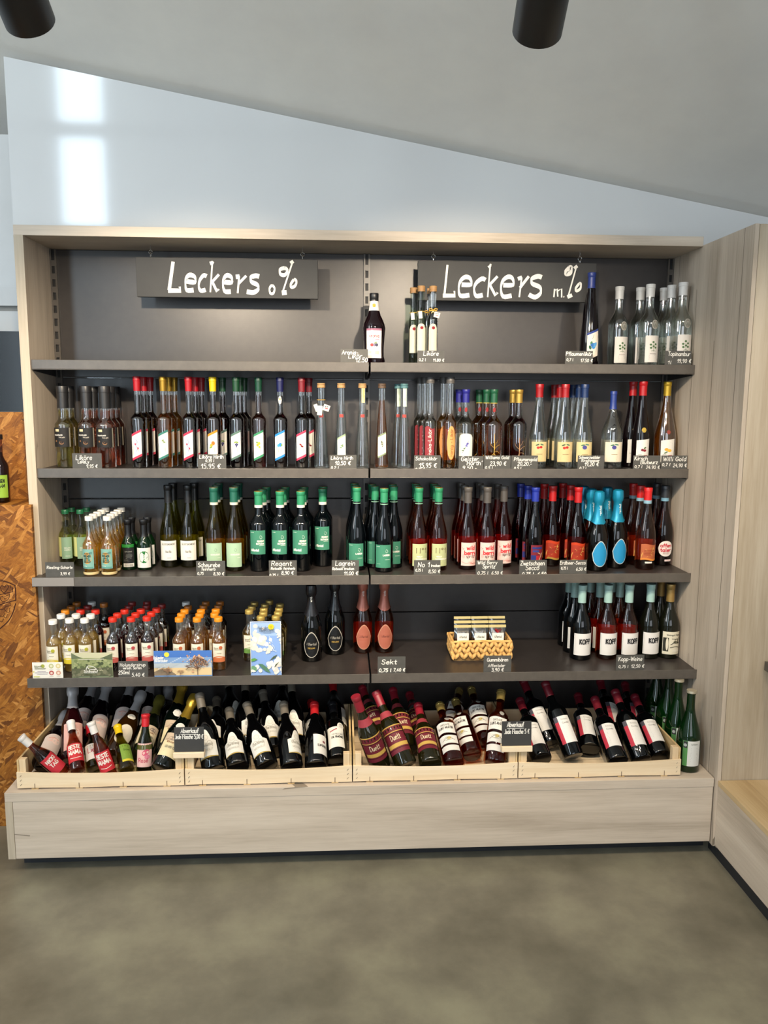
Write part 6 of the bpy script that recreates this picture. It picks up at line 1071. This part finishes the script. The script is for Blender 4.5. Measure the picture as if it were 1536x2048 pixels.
for (a, b), (c, d) in zip(pts, pts[1:]): mb.tube([(a, b, zS+bh+.002), ((a+c)/2, (b+d)/2, zS+bh+.004), (c, d, zS+bh+.002)], .005, 8)
part('rim', mb, t, wick, True)
film = thin_glass('eceae8', 1.6, .12); RED = pm('a8202c', .25, 0, .5, None, .3); DKR = pm('6a1420', .25, 0, .5, None, .3)
def bag(x, y, z, tilt, label, redtop, seed):
    o = thing('candy_bag', label, 'sweets', (x, y, z), 'bags of sweets in the basket'); o.rotation_euler = (-tilt, 0, 0); w, h, r = .033, .118, random.Random(seed)
    mb = MB(); n, m = 6, 8; vs = []
    for sgn in (-1, 1):
        for j in range(m+1):
            for i in range(n+1):
                u, v = i/n*2-1, j/m; b = .011*(1-u*u)**.5*math.sin(math.pi*min(1, v*1.02))**.6 if 0 < v < 1 else 0
                vs.append((u*w, sgn*(b+.0002)+r.uniform(-.0012, .0012), h*v))
    S1 = (n+1)*(m+1)
    fs = [(s*S1+j*(n+1)+i, s*S1+j*(n+1)+i+1, s*S1+(j+1)*(n+1)+i+1, s*S1+(j+1)*(n+1)+i)[::(1 if s == 0 else -1)] for s in (0, 1) for j in range(m) for i in range(n)]
    mb.add(vs, fs); part('film', mb, o, film, True)
    mb = MB(); mb.box(-w-.001, w+.001, -.0022, .0022, h-.001, h+.009); part('header_fold', mb, o, foil('dcc98a', .35, .35))
    mb = MB(); mb.box(-.023, .023, -.0126, -.0118, .066, .097); lb = part('label', mb, o, paper('ece8dc')); mb = MB(); art(mb, [('t', 'Alfental', 0, -4, 30, 9, '3c4a44', 1.3)], lambda a, b, l: (a/1000, -.0129-.00003*l, .0815+b/1000)); part('lettering', mb, lb)
    mb = MB(); mb.lathe([(.002, -.005), (.0052, -.003), (.0056, .001), (.004, .004), (.0035, .006), (.0045, .008), (.003, .0105), (.0008, .0115)], 8); gm = mb.mesh('gummy', RED if redtop else DKR, True)
    for k in range(9):
        g_ = link('gummy', gm, o); v = r.uniform(.45, .66) if not redtop else (r.uniform(.45, .6) if k < 5 else r.uniform(.80, .90)); g_.location = (r.uniform(-.021, .021)*(1 if k < 5 or not redtop else .4), r.uniform(-.004, .004), h*v); g_.rotation_euler = (r.uniform(-.5, .5), r.uniform(-1, 1), r.uniform(0, 6))
nm = [['bag of sweets, front row at the end toward the sparkling wine', 'bag of sweets, front row, middle', 'bag of sweets with bright red gummies, front row, end toward the white labels'], ['bag of sweets, middle row, first', 'bag of sweets, middle row, centre', 'bag of sweets, middle row, last'], ['bag of sweets, rear row, first, standing highest', 'bag of sweets, rear row, centre', 'bag of sweets, rear row, last']]
for r in range(3):
    for k in range(3): bag(bx0+.048+k*(lx-.096)/2+(.004*(r-1)), by0+.026+.031*r, zS+.0075+.009*r, .10, nm[r][k], r == 0 and k == 2, r*3+k)
# ------------------------------------------------------------------ the bottle on the counter
zk = zc+.0003; x = xat(1, -.22, zk+.1)
put_kind('plum_beer', Matrix.Translation((x, -.22, zk)), 'plum-coloured bottle with bright green label standing on the chipboard counter', 'bottle on the counter')
